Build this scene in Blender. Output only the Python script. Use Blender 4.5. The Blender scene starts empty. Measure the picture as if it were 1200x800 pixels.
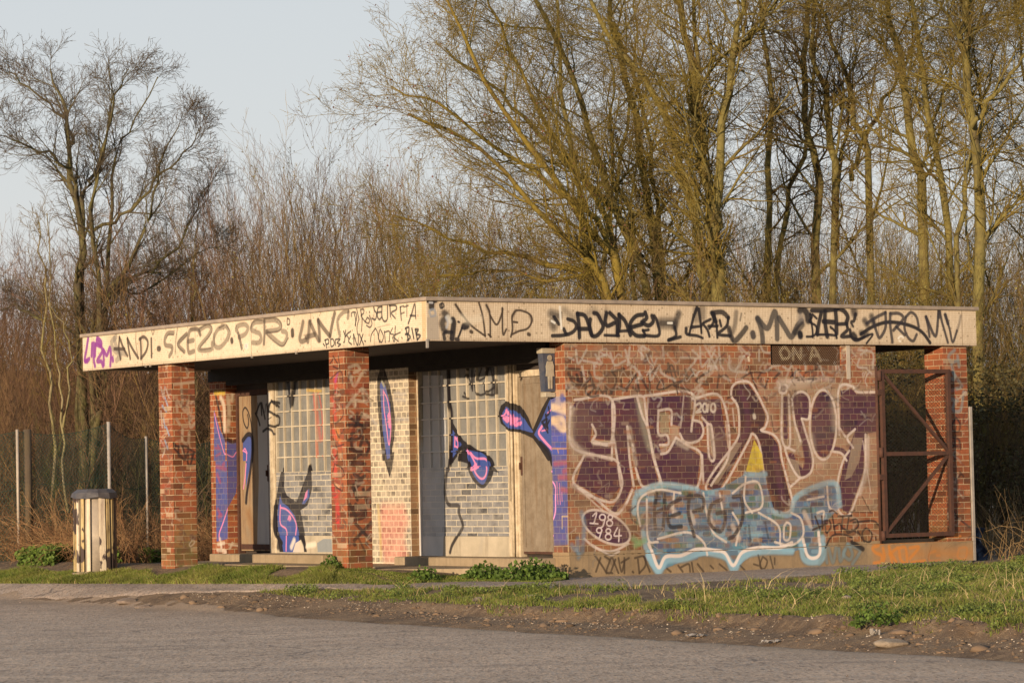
import bpy, bmesh, math, random
import numpy as np
from mathutils import Matrix, Vector
from math import radians as R_

# ------------------------------------------------------------------ camera, sky, sun, exposure
sc = bpy.context.scene
COL = sc.collection
CAM_F, CAM_PITCH, CAM_ROLL, CAM_H = 3700.0, 0.04402, 0.021336, 1.1383     # focal length in px of a 1200 px wide frame
_c, _s, _cr, _sr = math.cos(CAM_PITCH), math.sin(CAM_PITCH), math.cos(CAM_ROLL), math.sin(CAM_ROLL)
FWD = np.array([0, _c, _s]); _U = np.array([0, -_s, _c]); _R = np.array([1.0, 0, 0])
RC = _R * _cr - _U * _sr; UC = _R * _sr + _U * _cr
cam_d = bpy.data.cameras.new('camera'); cam = bpy.data.objects.new('camera', cam_d); COL.objects.link(cam)
cam_d.sensor_width = 36; cam_d.lens = 36 * CAM_F / 1200; cam_d.clip_start = .5; cam_d.clip_end = 3000
m = Matrix.Identity(4)
for i in range(3):
    m[i][0] = RC[i]; m[i][1] = UC[i]; m[i][2] = -FWD[i]
m[2][3] = CAM_H
cam.matrix_world = m
sc.camera = cam

SUN_EL, SUN_AZ = R_(7.6), math.atan2(-.900, -.435)      # direction towards the sun in plan: behind and left of the camera
sun_dir = Vector((math.cos(SUN_AZ) * math.cos(SUN_EL), math.sin(SUN_AZ) * math.cos(SUN_EL), math.sin(SUN_EL)))
sd = bpy.data.lights.new('sun', 'SUN'); sd.energy = 5.0; sd.angle = R_(.55); sd.color = (1, .785, .55)
so = bpy.data.objects.new('sun', sd); COL.objects.link(so); so.rotation_euler = sun_dir.to_track_quat('Z', 'Y').to_euler()
so.location = (-20, -40, 12)
w = bpy.data.worlds.new('World'); sc.world = w; w.use_nodes = True
nt = w.node_tree; sky = nt.nodes.new('ShaderNodeTexSky'); sky.sky_type = 'NISHITA'; sky.sun_disc = False
sky.sun_elevation = SUN_EL; sky.sun_rotation = math.pi / 2 - SUN_AZ
sky.air_density = 1.0; sky.dust_density = 2.5; sky.ozone_density = 1.5
# thin high haze all over the sky: paler and greyer towards the horizon
_tc = nt.nodes.new('ShaderNodeTexCoord'); _sx = nt.nodes.new('ShaderNodeSeparateXYZ'); _rp = nt.nodes.new('ShaderNodeValToRGB'); _mx = nt.nodes.new('ShaderNodeMix')
nt.links.new(_tc.outputs['Generated'], _sx.inputs[0]); nt.links.new(_sx.outputs[2], _rp.inputs[0])
_e = _rp.color_ramp.elements; _e[0].position = 0; _e[0].color = (5.1, 4.9, 4.75, 1); _e[1].position = .6; _e[1].color = (2.0, 2.7, 3.7, 1)
_k = _e.new(.09); _k.color = (4.85, 4.95, 5.05, 1); _k = _e.new(.17); _k.color = (4.5, 4.7, 4.9, 1)
_mx.data_type = 'RGBA'; _mx.inputs[0].default_value = .85
nt.links.new(sky.outputs[0], _mx.inputs[6]); nt.links.new(_rp.outputs[0], _mx.inputs[7])
nt.links.new(_mx.outputs[2], nt.nodes['Background'].inputs[0]); nt.nodes['Background'].inputs[1].default_value = .12
sc.view_settings.view_transform = 'Standard'; sc.view_settings.look = 'None'; sc.view_settings.gamma = 1
sc.view_settings.exposure = 0.36
sc.cycles.max_bounces = 6; sc.cycles.transparent_max_bounces = 12

# ------------------------------------------------------------------ frames: building coordinates u (along the front), v (along the porch side), z
TH, BX, BY = .60883, -.94793, 35.26831
CT, ST = math.cos(TH), math.sin(TH)
def b2w(u, v): return (BX + u * CT - v * ST, BY + u * ST + v * CT)
def w2b(x, y):
    x = x - BX; y = y - BY
    return x * CT + y * ST, -x * ST + y * CT
def ray(x, y): return FWD + RC * ((x - 600) / CAM_F) - UC * ((y - 400) / CAM_F)
def at(x, y, Y):                                   # world point at depth Y seen at photo pixel x, y
    d = ray(x, y); return np.array([0, 0, CAM_H]) + d * (Y / d[1])
def on_plane(x, y, ax, c):                         # photo pixel -> building coordinates on the plane u=c (ax 0) or v=c (ax 1)
    ou, ov = w2b(0, 0); d = ray(x, y); du = d[0] * CT + d[1] * ST; dv = -d[0] * ST + d[1] * CT
    o = np.array([ou, ov, CAM_H]); d = np.array([du, dv, d[2]])
    return o + d * ((c - o[ax]) / d[ax])

# ------------------------------------------------------------------ object helpers
def tag(o, label=None, cat=None, group=None, kind=None):
    if label: o['label'] = label
    if cat: o['category'] = cat
    if group: o['group'] = group
    if kind: o['kind'] = kind
    return o
def empty(name, loc=(0, 0, 0), rz=0, label=None, cat=None, group=None):
    o = bpy.data.objects.new(name, None); COL.objects.link(o); o.location = loc; o.rotation_euler = (0, 0, rz)
    o.empty_display_size = .2
    return tag(o, label, cat, group)
def link_mesh(name, me, mats, parent=None):
    o = bpy.data.objects.new(name, me); COL.objects.link(o)
    if not isinstance(mats, (list, tuple)): mats = [mats]
    if not me.materials:
        for q in mats: me.materials.append(q)
    if parent: o.parent = parent
    return o
def fast_mesh(name, V, Fq, smooth=False, mat_idx=None):   # Fq: (n,3) or (n,4) int array, or list of both
    me = bpy.data.meshes.new(name); V = np.ascontiguousarray(V, dtype=np.float32)
    if not isinstance(Fq, list): Fq = [Fq]
    loops = np.concatenate([f.reshape(-1) for f in Fq]).astype(np.int32)
    sizes = np.concatenate([np.full(len(f), f.shape[1]) for f in Fq]).astype(np.int32)
    starts = np.concatenate([[0], np.cumsum(sizes)[:-1]]).astype(np.int32)
    me.vertices.add(len(V)); me.vertices.foreach_set('co', V.reshape(-1))
    me.loops.add(len(loops)); me.loops.foreach_set('vertex_index', loops)
    me.polygons.add(len(sizes)); me.polygons.foreach_set('loop_start', starts)
    if smooth: me.polygons.foreach_set('use_smooth', np.ones(len(sizes), bool))
    if mat_idx is not None: me.polygons.foreach_set('material_index', mat_idx.astype(np.int32))
    me.update(calc_edges=True); me.validate(); return me
class MB:
    """collects shapes, built as one mesh object; UVs in metres by face direction"""
    def __init__(s): s.bm = bmesh.new()
    def box(s, x0, x1, y0, y1, z0, z1, bev=0, mat=None):
        vs = [s.bm.verts.new(p) for p in ((x0,y0,z0),(x1,y0,z0),(x1,y1,z0),(x0,y1,z0),(x0,y0,z1),(x1,y0,z1),(x1,y1,z1),(x0,y1,z1))]
        fs = [s.bm.faces.new([vs[i] for i in f]) for f in ((3,2,1,0),(4,5,6,7),(0,1,5,4),(1,2,6,5),(2,3,7,6),(3,0,4,7))]
        if mat is not None: M4(vs, mat)
        if bev:
            es = list({e for f in fs for e in f.edges})
            bmesh.ops.bevel(s.bm, geom=es, offset=bev, segments=1, affect='EDGES')
        return s
    def bar(s, a, b, w, d, up=(0, 0, 1)):          # rectangular bar from a to b
        a = Vector(a); b = Vector(b); t = (b - a).normalized(); x = t.cross(Vector(up))
        if x.length < 1e-3: x = t.cross(Vector((0, 1, 0)))
        x.normalize(); y = x.cross(t)
        vs = [s.bm.verts.new(p + x * (sx * w / 2) + y * (sy * d / 2)) for p in (a, b) for sx, sy in ((-1,-1),(1,-1),(1,1),(-1,1))]
        for f in ((0,1,2,3),(7,6,5,4),(0,4,5,1),(1,5,6,2),(2,6,7,3),(3,7,4,0)): s.bm.faces.new([vs[i] for i in f])
        return s
    def tube(s, pts, rad, n=8, cap=True):
        pts = [Vector(p) for p in pts]; rings = []
        if not hasattr(rad, '__len__'): rad = [rad] * len(pts)
        for i, p in enumerate(pts):
            t = (pts[min(i + 1, len(pts) - 1)] - pts[max(i - 1, 0)]).normalized()
            x = t.cross(Vector((0, 0, 1)) if abs(t.z) < .9 else Vector((1, 0, 0))).normalized(); y = t.cross(x)
            rings.append([s.bm.verts.new(p + (x * math.cos(k * 2 * math.pi / n) + y * math.sin(k * 2 * math.pi / n)) * rad[i]) for k in range(n)])
        for r0, r1 in zip(rings, rings[1:]):
            for k in range(n):
                f = s.bm.faces.new((r0[k], r0[(k + 1) % n], r1[(k + 1) % n], r1[k])); f.smooth = n > 5
        if cap: s.bm.faces.new(rings[0][::-1]); s.bm.faces.new(rings[-1])
        return s
    def prism(s, pts, axis, c0, c1):               # polygon given in the two other axes, extruded along axis
        def P(a, b, c): return {0: (c, a, b), 1: (a, c, b), 2: (a, b, c)}[axis]
        f0 = [s.bm.verts.new(P(a, b, c0)) for a, b in pts]; f1 = [s.bm.verts.new(P(a, b, c1)) for a, b in pts]
        s.bm.faces.new(f0); s.bm.faces.new(f1[::-1]); n = len(pts)
        for i in range(n): s.bm.faces.new((f0[i], f1[i], f1[(i + 1) % n], f0[(i + 1) % n]))
        return s
    def build(s, name, mats, parent=None, pick=None, uvax=None):
        bm = s.bm; bmesh.ops.recalc_face_normals(bm, faces=bm.faces)
        uv = bm.loops.layers.uv.new('UVMap')
        for f in bm.faces:
            n = f.normal; a = max(range(3), key=lambda i: abs(n[i])) if uvax is None else uvax
            for l in f.loops:
                c = l.vert.co; l[uv].uv = ((c.y, c.z), (c.x, c.z), (c.x, c.y))[a]
            if pick: f.material_index = pick(n, f.calc_center_median())
        me = bpy.data.meshes.new(name); bm.to_mesh(me); bm.free()
        return link_mesh(name, me, mats, parent)

# ------------------------------------------------------------------ material helpers
class NT:
    def __init__(s, name):
        s.mat = bpy.data.materials.new(name); s.mat.use_nodes = True; s.nt = s.mat.node_tree
        s.b = s.nt.nodes['Principled BSDF']; s.b.inputs['Roughness'].default_value = .85
        s.b.inputs['Specular IOR Level'].default_value = .3
    def n(s, typ, ins=None, **kw):
        nd = s.nt.nodes.new('ShaderNode' + typ)
        for k, v in kw.items(): setattr(nd, k, v)
        for k, v in (ins or {}).items(): s.set(nd.inputs[k], v)
        return nd
    def set(s, sock, v):
        if isinstance(v, bpy.types.NodeSocket): s.nt.links.new(v, sock)
        else:
            if isinstance(v, (tuple, list)) and len(v) == 3 and sock.type == 'RGBA': v = (*v, 1)
            sock.default_value = v
    def noise(s, vec, scale, detail=4, rough=.6, out=0):
        return s.n('TexNoise', {'Vector': vec, 'Scale': scale, 'Detail': detail, 'Roughness': rough}).outputs[out]
    def ramp(s, fac, stops):
        nd = s.n('ValToRGB', {'Fac': fac}); el = nd.color_ramp.elements
        while len(el) < len(stops): el.new(.5)
        for e, (p, c) in zip(el, stops):
            e.position = p; e.color = (c, c, c, 1) if not hasattr(c, '__len__') else (*c, 1)
        return nd.outputs[0]
    def mix(s, fac, a, b, mode='MIX'):
        nd = s.nt.nodes.new('ShaderNodeMix'); nd.data_type = 'RGBA'; nd.blend_type = mode
        s.set(nd.inputs[0], fac); s.set(nd.inputs[6], a); s.set(nd.inputs[7], b); return nd.outputs[2]
    def math(s, op, a, b=0., clamp=False):
        nd = s.n('Math', operation=op, use_clamp=clamp); s.set(nd.inputs[0], a); s.set(nd.inputs[1], b); return nd.outputs[0]
    def coord(s, out='Object'): return s.n('TexCoord').outputs[out]
    def bump(s, h, strength=.4, dist=.01):
        s.set(s.b.inputs['Normal'], s.n('Bump', {'Height': h, 'Strength': strength, 'Distance': dist}).outputs[0])
    def base(s, c): s.set(s.b.inputs['Base Color'], c)
def simple_mat(name, c1, c2=None, scale=6, rough=.85, detail=5, bump=.15, metallic=0, lo=.35, hi=.65):
    q = NT(name); co = q.coord(); n = q.noise(co, scale, detail, .65)
    q.base(q.mix(q.ramp(n, [(lo, 0), (hi, 1)]), c1, c2 or tuple(x * .7 for x in c1)))
    q.b.inputs['Roughness'].default_value = rough; q.b.inputs['Metallic'].default_value = metallic
    if bump: q.bump(q.noise(co, scale * 8, 3), bump, .01)
    return q.mat
# ------------------------------------------------------------------ spray paint: strokes traced on each wall plane, rasterised in wall metres
PPM = 190
class Surf:
    """a painted wall plane; ax/c: u=c or v=c; s0..s1 horizontal range, z0..z1 vertical range (building metres)"""
    def __init__(s, name, plane, s0, s1, z0, z1, wk=1.2):
        s.name, s.plane, s.s0, s.s1, s.z0, s.z1 = name, plane, s0, s1, z0, z1
        s.w = int((s1 - s0) * PPM); s.h = int((z1 - z0) * PPM); s.buf = np.zeros((s.h, s.w, 4), np.float32); s.wk = wk
    def P(s, x, y):
        ax, c = s.plane(x, y) if callable(s.plane) else s.plane
        p = on_plane(x, y, ax, c); return ((p[1] if ax == 0 else p[0]) - s.s0) * PPM, (p[2] - s.z0) * PPM
    def comp(s, x0, y0, cov, col, alpha):
        h, w = cov.shape; b = s.buf[y0:y0 + h, x0:x0 + w]; a = (cov * alpha)[..., None]
        ba = b[..., 3:4]; oa = a + ba * (1 - a)
        b[..., :3] = np.where(oa > 1e-5, (np.array(col, np.float32) * a + b[..., :3] * ba * (1 - a)) / np.maximum(oa, 1e-5), b[..., :3]); b[..., 3:4] = oa
    def win(s, A, r):
        x0 = max(0, int(A[:, 0].min() - r)); x1 = min(s.w, int(A[:, 0].max() + r) + 2)
        y0 = max(0, int(A[:, 1].min() - r)); y1 = min(s.h, int(A[:, 1].max() + r) + 2)
        return x0, x1, y0, y1
    def stroke(s, pts, width, col, alpha=1., soft=.25, px=96., taper=0):
        A = np.array([s.P(x, y) for x, y in pts]); r = width * s.wk / px * PPM / 2; so_ = max(1.0, r * soft * 2)
        if len(A) == 1: A = np.vstack([A, A + .01])
        if len(A) > 2: A = catmull(A)
        x0, x1, y0, y1 = s.win(A, r * 2.2 + so_)
        if x1 <= x0 or y1 <= y0: return
        gx, gy = np.meshgrid(np.arange(x0, x1) + .5, np.arange(y0, y1) + .5); D = np.full(gx.shape, 1e9, np.float32)
        n = len(A) - 1
        for i in range(n):
            a, b = A[i], A[i + 1]; d = b - a; L = max(d @ d, 1e-6)
            t = np.clip(((gx - a[0]) * d[0] + (gy - a[1]) * d[1]) / L, 0, 1)
            dd = np.hypot(gx - a[0] - t * d[0], gy - a[1] - t * d[1])
            if taper: dd = dd + r * taper * ((i + t) / n)
            D = np.minimum(D, dd)
        if alpha > .7 and r > 2.2: s.comp(x0, y0, np.clip(1 - (D - r) / (r * 1.1), 0, 1) ** 2 * (D > r * .8), col, .16)     # overspray
        s.comp(x0, y0, np.clip((r + so_ * .5 - D) / so_, 0, 1), col, alpha)
    def fill(s, pts, col, alpha=1., edge=1.5, smooth=False):
        A = np.array([s.P(x, y) for x, y in pts])
        if smooth: A = catmull(np.vstack([A, A[:1]]))[:-1]
        x0, x1, y0, y1 = s.win(A, 2)
        if x1 <= x0 or y1 <= y0: return
        cov = np.zeros((y1 - y0, x1 - x0), np.float32)
        for oy in (.17, .5, .83):
            for ox in (.17, .5, .83):
                gx, gy = np.meshgrid(np.arange(x0, x1) + ox, np.arange(y0, y1) + oy); ins = np.zeros(gx.shape, bool)
                for i in range(len(A)):
                    (ax, ay), (bx, by) = A[i], A[(i + 1) % len(A)]
                    if ay == by: continue
                    ins ^= ((ay > gy) != (by > gy)) & (gx < (bx - ax) * (gy - ay) / (by - ay) + ax)
                cov += ins / 9.
        s.comp(x0, y0, cov, col, alpha)
    def image(s):
        im = bpy.data.images.new('paint_' + s.name, s.w, s.h, alpha=True, float_buffer=False)
        im.alpha_mode = 'STRAIGHT'; b = s.buf.copy(); c = np.clip(b[..., :3], 0, 1)
        b[..., :3] = np.where(c <= .0031308, c * 12.92, 1.055 * c ** (1 / 2.4) - .055)
        im.pixels.foreach_set(b.reshape(-1)); im.update(); im.pack(); return im
def catmull(A, k=6):
    P = np.vstack([2 * A[0] - A[1], A, 2 * A[-1] - A[-2]]); out = []
    for i in range(1, len(P) - 2):
        p0, p1, p2, p3 = P[i - 1], P[i], P[i + 1], P[i + 2]
        for t in np.linspace(0, 1, k, endpoint=False):
            out.append(.5 * (2 * p1 + (p2 - p0) * t + (2 * p0 - 5 * p1 + 4 * p2 - p3) * t * t + (3 * p1 - p0 - 3 * p2 + p3) * t ** 3))
    out.append(P[-2]); return np.array(out)
def nums(t): a = [float(q) for q in t.split()]; return list(zip(a[::2], a[1::2]))
def T(S, crop, col, width, text, alpha=.93, soft=.2, taper=0):     # polylines "x y x y / x y x y" read in an enlarged crop of the photo
    x0, y0, k = crop
    for part in text.split('/'):
        S.stroke([(x0 + x / k, y0 + y / k) for x, y in nums(part)], width / k, col, alpha, soft, taper=taper)
def Fl(S, crop, col, text, alpha=1., smooth=False):
    x0, y0, k = crop
    for part in text.split('/'): S.fill([(x0 + x / k, y0 + y / k) for x, y in nums(part)], col, alpha, smooth=smooth)
def ell(cx, cy, rx, ry, rot=0, n=24):
    c, s_ = math.cos(rot), math.sin(rot)
    return ' '.join('%.1f %.1f' % (cx + rx * math.cos(a) * c - ry * math.sin(a) * s_, cy + rx * math.cos(a) * s_ + ry * math.sin(a) * c) for a in np.linspace(0, 2 * math.pi, n))

BLK = (.012, .010, .012); PUR = (.20, .035, .22); INK = (.045, .028, .018); WHT = (.62, .58, .5); BLU = (.045, .075, .26); PNK = (.62, .20, .38)
# ---- porch-side fascia (u=0)
FA = Surf('porch_fascia', (0, 0.), 0, 8.37, 2.70, 3.20, 1.75)
c1, c2, c3 = (90, 370, 7.5), (230, 360, 7.5), (370, 345, 8.571)
T(FA, c1, PUR, 24, '100 200 85 300 70 390 95 400 / 75 400 110 378 / 135 245 130 350 / 150 240 150 380 160 440 / 165 250 160 350 / 180 190 215 230 210 265 170 250 / 175 215 225 300 180 395 215 400 230 440 / 235 300 238 430 / 240 310 265 345 290 280 300 340 295 435 / 315 370 318 395')
T(FA, c1, (.16, .14, .12), 34, '345 185 310 225 315 280 355 320 385 350 350 390 / 330 200 360 300 420 330', .6)
T(FA, c1, INK, 18, '375 190 370 290 385 380 / 375 190 410 280 445 350 / 330 290 420 290 / 445 200 455 280 470 375 / 445 200 490 290 540 370 / 560 205 565 300 565 375 / 550 205 590 185 625 230 610 310 565 375 / 655 200 658 360', .88)
T(FA, c1, INK, 9, '520 150 520 240 540 370 / 655 120 668 165 680 130 660 120', .6)
T(FA, c1, INK, 30, '715 288 728 288', .9)
T(FA, c1, INK, 26, '850 150 800 155 775 200 780 255 835 270 835 315 815 350 / 965 160 890 245 945 315 / 1085 165 1060 118 1000 125 980 180 975 240 985 320 1030 310 / 980 225 1025 215', .66)
T(FA, c1, INK, 14, '885 110 870 220 865 330 / 965 170 900 245 / 1085 165 1065 120 1000 118', .45)
T(FA, c1, INK, 26, '1080 120 1150 85 1180 110 1160 170 1070 290 1180 295 1188 240', .6)
T(FA, c1, INK, 9, '1080 112 1150 75 1190 110 1170 170 1080 290 1180 285 / 850 165 805 165 788 200 / 940 320 885 250 950 160', .5)
T(FA, c2, INK, 26, '245 170 190 195 155 270 165 340 210 350 265 290 285 220 265 170 225 165 / 360 210 360 170 420 150 455 180 430 235 375 262 / 580 125 510 135 482 190 520 215 560 235 570 290 540 312 495 310 / 600 118 690 112 740 150 720 195 620 210 / 620 215 700 290 760 325 795 270 790 220 755 210', .58)
T(FA, c2, INK, 10, '245 158 200 180 / 155 230 160 330 / 590 100 700 95 750 150 730 205 620 222 / 610 230 690 305 760 340 810 270 / 480 180 505 120 580 112 / 345 210 350 160 / 265 160 300 220 280 300', .55)
T(FA, c2, INK, 20, '370 230 385 290 400 360 / 598 120 600 220 595 320', .75)
T(FA, c2, INK, 30, '312 288 314 298 / 845 208 847 242', .92)
T(FA, c2, INK, 9, '800 95 800 150 820 145 820 110 800 95', .85)
T(FA, c2, INK, 25, '938 130 925 200 910 270 925 300 965 285 / 995 130 988 220 982 300 / 1000 130 1040 220 1075 290 / 965 262 1040 240', .72)
T(FA, c3, INK, 28, '25 260 35 360 40 460 / 25 260 80 340 140 415 / 190 190 165 300 145 415', .78)
T(FA, c3, INK, 26, '330 175 322 235 / 325 165 270 185 222 250 225 330 242 415', .62)
T(FA, c3, BLK, 9, '385 185 400 250 400 315 / 360 220 360 185 400 180 410 240 395 310 / 410 130 415 160 435 250 / 450 150 465 250 460 370 / 455 150 482 152 480 190 455 212 500 280 / 430 260 415 330 420 400 / 520 230 500 270 530 290 540 250 515 230 / 540 172 542 182 / 540 210 565 290 545 330 510 310', .85)
T(FA, c3, BLK, 11, '625 115 585 110 590 160 610 190 600 250 565 240 / 660 120 625 140 620 220 640 250 660 230 / 620 180 655 175 / 665 120 665 220 690 270 720 240 720 110 / 745 100 750 220', .85)
T(FA, c3, BLK, 13, '740 108 800 110 810 150 760 185 800 240 / 850 130 860 260 / 930 290 965 190 995 95 1005 240 / 950 210 1000 215', .85, taper=.3)
T(FA, c3, BLK, 8, '845 125 885 115 / 855 195 890 180 / 915 100 915 220 / 885 128 930 110', .8)
T(FA, c3, BLK, 10, '75 495 90 515 / 95 455 110 535 / 90 460 125 450 130 490 105 500 / 150 450 155 520 185 500 175 450 150 450 / 195 460 200 510 / 200 450 245 450 215 485 250 500 225 520 / 280 370 300 420 312 400 / 300 360 290 470 280 480 / 350 370 315 400 330 440 / 350 420 330 470 360 500 / 380 400 385 500 / 380 400 420 510 430 400 / 440 400 480 500 / 475 400 440 505 / 492 465 500 470', .88)
T(FA, c3, BLK, 9, '600 340 560 400 550 470 / 600 340 620 380 640 480 / 640 360 630 440 660 480 680 420 650 350 / 690 370 700 480 / 690 380 740 372 740 470 / 770 340 750 390 780 400 / 800 320 790 470 770 430 / 850 380 780 420 830 470 / 863 430 868 440', .85)
T(FA, c3, BLK, 6, '620 330 740 300', .4)
T(FA, c3, BLK, 12, '905 340 930 460 / 900 340 935 330 930 390 900 400 / 930 400 950 430 920 460 / 965 340 985 440 / 1000 350 1020 455 / 1000 350 1030 352 1010 390 / 1010 400 1050 412 1020 455', .88)
Fl(FA, c3, (.46, .29, .12), '1062 60 1107 55 1108 455 1070 462', .55)
Fl(FA, c2, (.6, .55, .5), '425 320 460 315 455 370 420 368', .7)
T(FA, c2, (.25, .25, .3), 12, '438 335 440 345', .6)
# ---- front fascia (v=0)
FB = Surf('front_fascia', (1, 0.), 0, 8.34, 2.70, 3.20, 1.35)
r1, r2, r3, r4, r5 = (490, 345, 7.5), (640, 350, 7.5), (790, 350, 7.5), (930, 350, 10.91), (1000, 350, 8.)
Fl(FB, r1, (.36, .30, .24), '80 200 175 180 185 395 80 395', .8)
T(FB, r1, BLK, 40, '85 45 150 45 / 120 70 118 110', .93)
T(FB, r1, (.25, .27, .3), 16, '110 190 100 145 140 132 152 178 120 192', .7)
T(FB, r1, (.6, .6, .62), 14, '100 70 125 72', .6)
T(FB, r1, BLK, 12, '190 90 215 75 226 105 200 120 190 92 / 205 80 210 118', .85)
T(FB, r1, BLK, 42, '230 165 250 190 212 250 232 315', .85, .4)
T(FB, r1, (.4, .42, .46), 16, '245 200 262 250 250 290', .7, .6)
T(FB, r1, BLK, 38, '305 222 312 260 298 385', .95)
T(FB, r1, BLK, 24, '240 330 295 332 / 225 350 232 390 / 335 392 352 395', .9)
T(FB, r1, WHT, 26, '262 195 282 235', .7, .5)
T(FB, r1, BLK, 44, '405 282 425 275', .95)
T(FB, r1, BLK, 14, '385 290 372 330 355 372 / 353 240 360 243', .95)
T(FB, r1, INK, 13, '330 90 390 180 470 275 590 365 / 535 75 560 160 575 240 590 365 / 600 95 630 170 635 370 / 630 180 690 265 735 170 740 120 / 740 120 745 345 775 305 / 618 350 640 372 / 850 150 825 200 830 300 815 370 / 860 140 910 142 975 170 1000 215 985 270 950 305 890 320 825 350 / 840 240 872 245', .92)
T(FB, r1, INK, 22, '328 88 385 180 / 600 92 622 150 / 855 145 830 190 / 985 190 1000 230', .55, .5)
T(FB, r1, INK, 22, '463 325 472 330 / 968 348 978 352', .92)
T(FB, r1, (.68, .6, .46), 40, '390 200 450 230 540 210', .45, .8)
T(FB, r2, BLK, 50, '45 130 110 150 / 55 215 65 245', .75, .6)
T(FB, r2, BLK, 48, '160 100 240 165', .45, .7)
T(FB, r2, BLK, 24, '55 325 150 320 230 295 265 245 245 200 190 178 / 155 265 175 310 / 70 160 110 220', .95)
T(FB, r2, BLK, 28, '275 130 288 230 292 338 / 275 132 340 150 378 240 402 320 / 285 265 380 265 / 420 125 450 135 480 190 500 250 450 320 400 320 382 240 388 180 / 530 125 518 200 540 238 600 212 / 560 125 600 165 622 200 625 320', .96)
T(FB, r2, BLK, 46, '370 135 420 100 470 160 / 530 120 530 150', .4, .8)
T(FB, r2, BLK, 19, '515 320 640 325 / 850 282 900 272 / 850 275 872 320 / 640 285 735 280', .95)
T(FB, r2, BLK, 28, '640 140 645 230 630 300 / 640 140 695 200 740 318 / 850 140 790 152 742 210 742 270 790 322 860 328 / 742 252 840 225 / 870 120 882 170 840 205 / 930 150 940 200 900 235 850 215', .96)
T(FB, r2, BLK, 22, '950 150 975 200 990 320 860 322', .95)
T(FB, r2, BLK, 62, '1010 215 1110 215', .85, .6)
T(FB, r2, BLK, 42, '1165 130 1145 190 1132 250', .8, .5)
T(FB, r2, BLK, 22, '1130 250 1140 325 1075 362 / 1075 365 1180 335', .93)
T(FB, r2, (.72, .68, .6), 14, '120 70 126 170 135 262 / 48 195 75 212 / 1070 213 1105 213', .85)
T(FB, r3, BLK, 24, '200 80 170 160 150 240 132 310 / 215 90 230 200 240 300 / 150 250 240 240 / 105 260 112 310 200 325 250 345', .95, taper=.3)
T(FB, r3, BLK, 50, '190 95 192 180 / 252 90 252 160', .55, .6)
T(FB, r3, BLK, 19, '260 210 320 180 / 250 220 290 270 310 330 / 330 120 345 200 310 260 / 350 130 370 220 380 340 / 300 240 380 240 / 400 190 412 240', .95)
T(FB, r3, BLK, 32, '330 125 420 118 475 165 / 340 130 365 200', .9)
T(FB, r3, BLK, 22, '475 165 460 240 390 310 490 325', .95)
T(FB, r3, BLK, 36, '545 120 535 220 515 290', .6, .5)
T(FB, r3, BLK, 36, '480 258 500 330 535 368 600 300 632 255', .85)
T(FB, r3, BLK, 14, '590 130 580 190 / 480 260 515 370', .6)
T(FB, r3, (.04, .035, .035), 38, '730 172 760 250 775 330 778 385 / 735 175 820 258 880 115 900 200 905 350 / 920 170 975 260 1030 335 1080 240 1120 195', .86)
T(FB, r3, (.03, .025, .03), 44, '690 305 695 328 / 1105 308 1108 328', .9)
T(FB, r4, BLK, 72, '80 150 120 130 168 190 185 275', .93, .3)
T(FB, r4, (.2, .17, .15), 80, '90 240 92 280', .7, .5)
T(FB, r4, BLK, 60, '20 430 110 330', .75, .3)
T(FB, r4, BLK, 55, '84 450 86 468', .93)
T(FB, r4, BLK, 24, '210 200 240 400 242 490 / 210 190 232 235 200 290 285 350 285 440 235 480 165 485 / 240 200 292 250', .95)
T(FB, r4, BLK, 44, '230 150 400 150 560 130 / 350 185 318 330 302 455', .95)
T(FB, r4, BLK, 26, '302 460 430 458 540 470 / 470 360 530 420 550 500', .95)
T(FB, r4, BLK, 48, '400 160 400 300 428 480 / 380 290 510 300 / 530 110 542 250 548 440 / 545 110 640 155 690 230 675 300', .95)
T(FB, r4, BLK, 36, '560 325 680 320 / 680 340 685 400 610 480 720 480', .95)
T(FB, r4, BLK, 80, '765 115 775 180', .8, .4)
T(FB, r4, BLK, 40, '790 200 770 280 735 300 760 355', .93, taper=.4)
T(FB, r4, BLK, 34, '720 400 735 480 800 530 900 490', .95)
T(FB, r4, BLK, 70, '760 465 780 490', .93, .3)
T(FB, r5, BLK, 44, '105 205 128 240 / 170 165 185 220 / 75 322 125 335', .8, .5)
T(FB, r5, BLK, 26, '70 330 180 262 300 222 420 225 560 262 650 320 718 412', .96)
T(FB, r5, BLK, 16, '10 370 60 375 180 330 122 418', .95)
T(FB, r5, (.03, .025, .03), 24, '185 200 210 290 245 365 300 270 300 130 / 300 130 220 170 125 230 / 345 140 345 250 365 405 / 345 138 430 140 465 190 375 295', .88)
T(FB, r5, (.03, .025, .03), 22, '400 260 480 340 / 490 170 540 128 590 170 612 262 / 490 175 478 270 510 360 560 395 592 335', .88)
T(FB, r5, (.03, .025, .03), 25, '680 170 700 260 712 355 / 680 170 770 350 800 110 830 220 885 410', .9, taper=.2)
T(FB, r5, (.03, .025, .03), 30, '800 110 802 170 / 860 150 885 230', .8)
T(FB, r5, (.03, .025, .03), 20, '860 150 900 280 930 405 970 300', .9)
T(FB, r5, (.05, .04, .04), 20, '970 300 990 240 1005 160', .6, .8)
T(FB, r5, (.75, .7, .6), 14, '420 370 440 350 / 450 352 466 362 / 430 395 440 398', .8)
# ---- front brick wall (v=.05)
W = Surf('front_wall', (1, .05), 1.9, 6.75, 0, 2.72, 1.35)
w0, w1, w2, w3, w4 = (630, 330, 2.2233), (640, 400, 5.714), (640, 540, 5.714), (830, 400, 5.714), (830, 540, 5.714)
VIO = (.052, .016, .042); OUT = (.60, .50, .44); SKY = (.20, .33, .42); DRK = (.035, .015, .025); BEI = (.36, .28, .19)
rng = np.random.RandomState(5)
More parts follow.
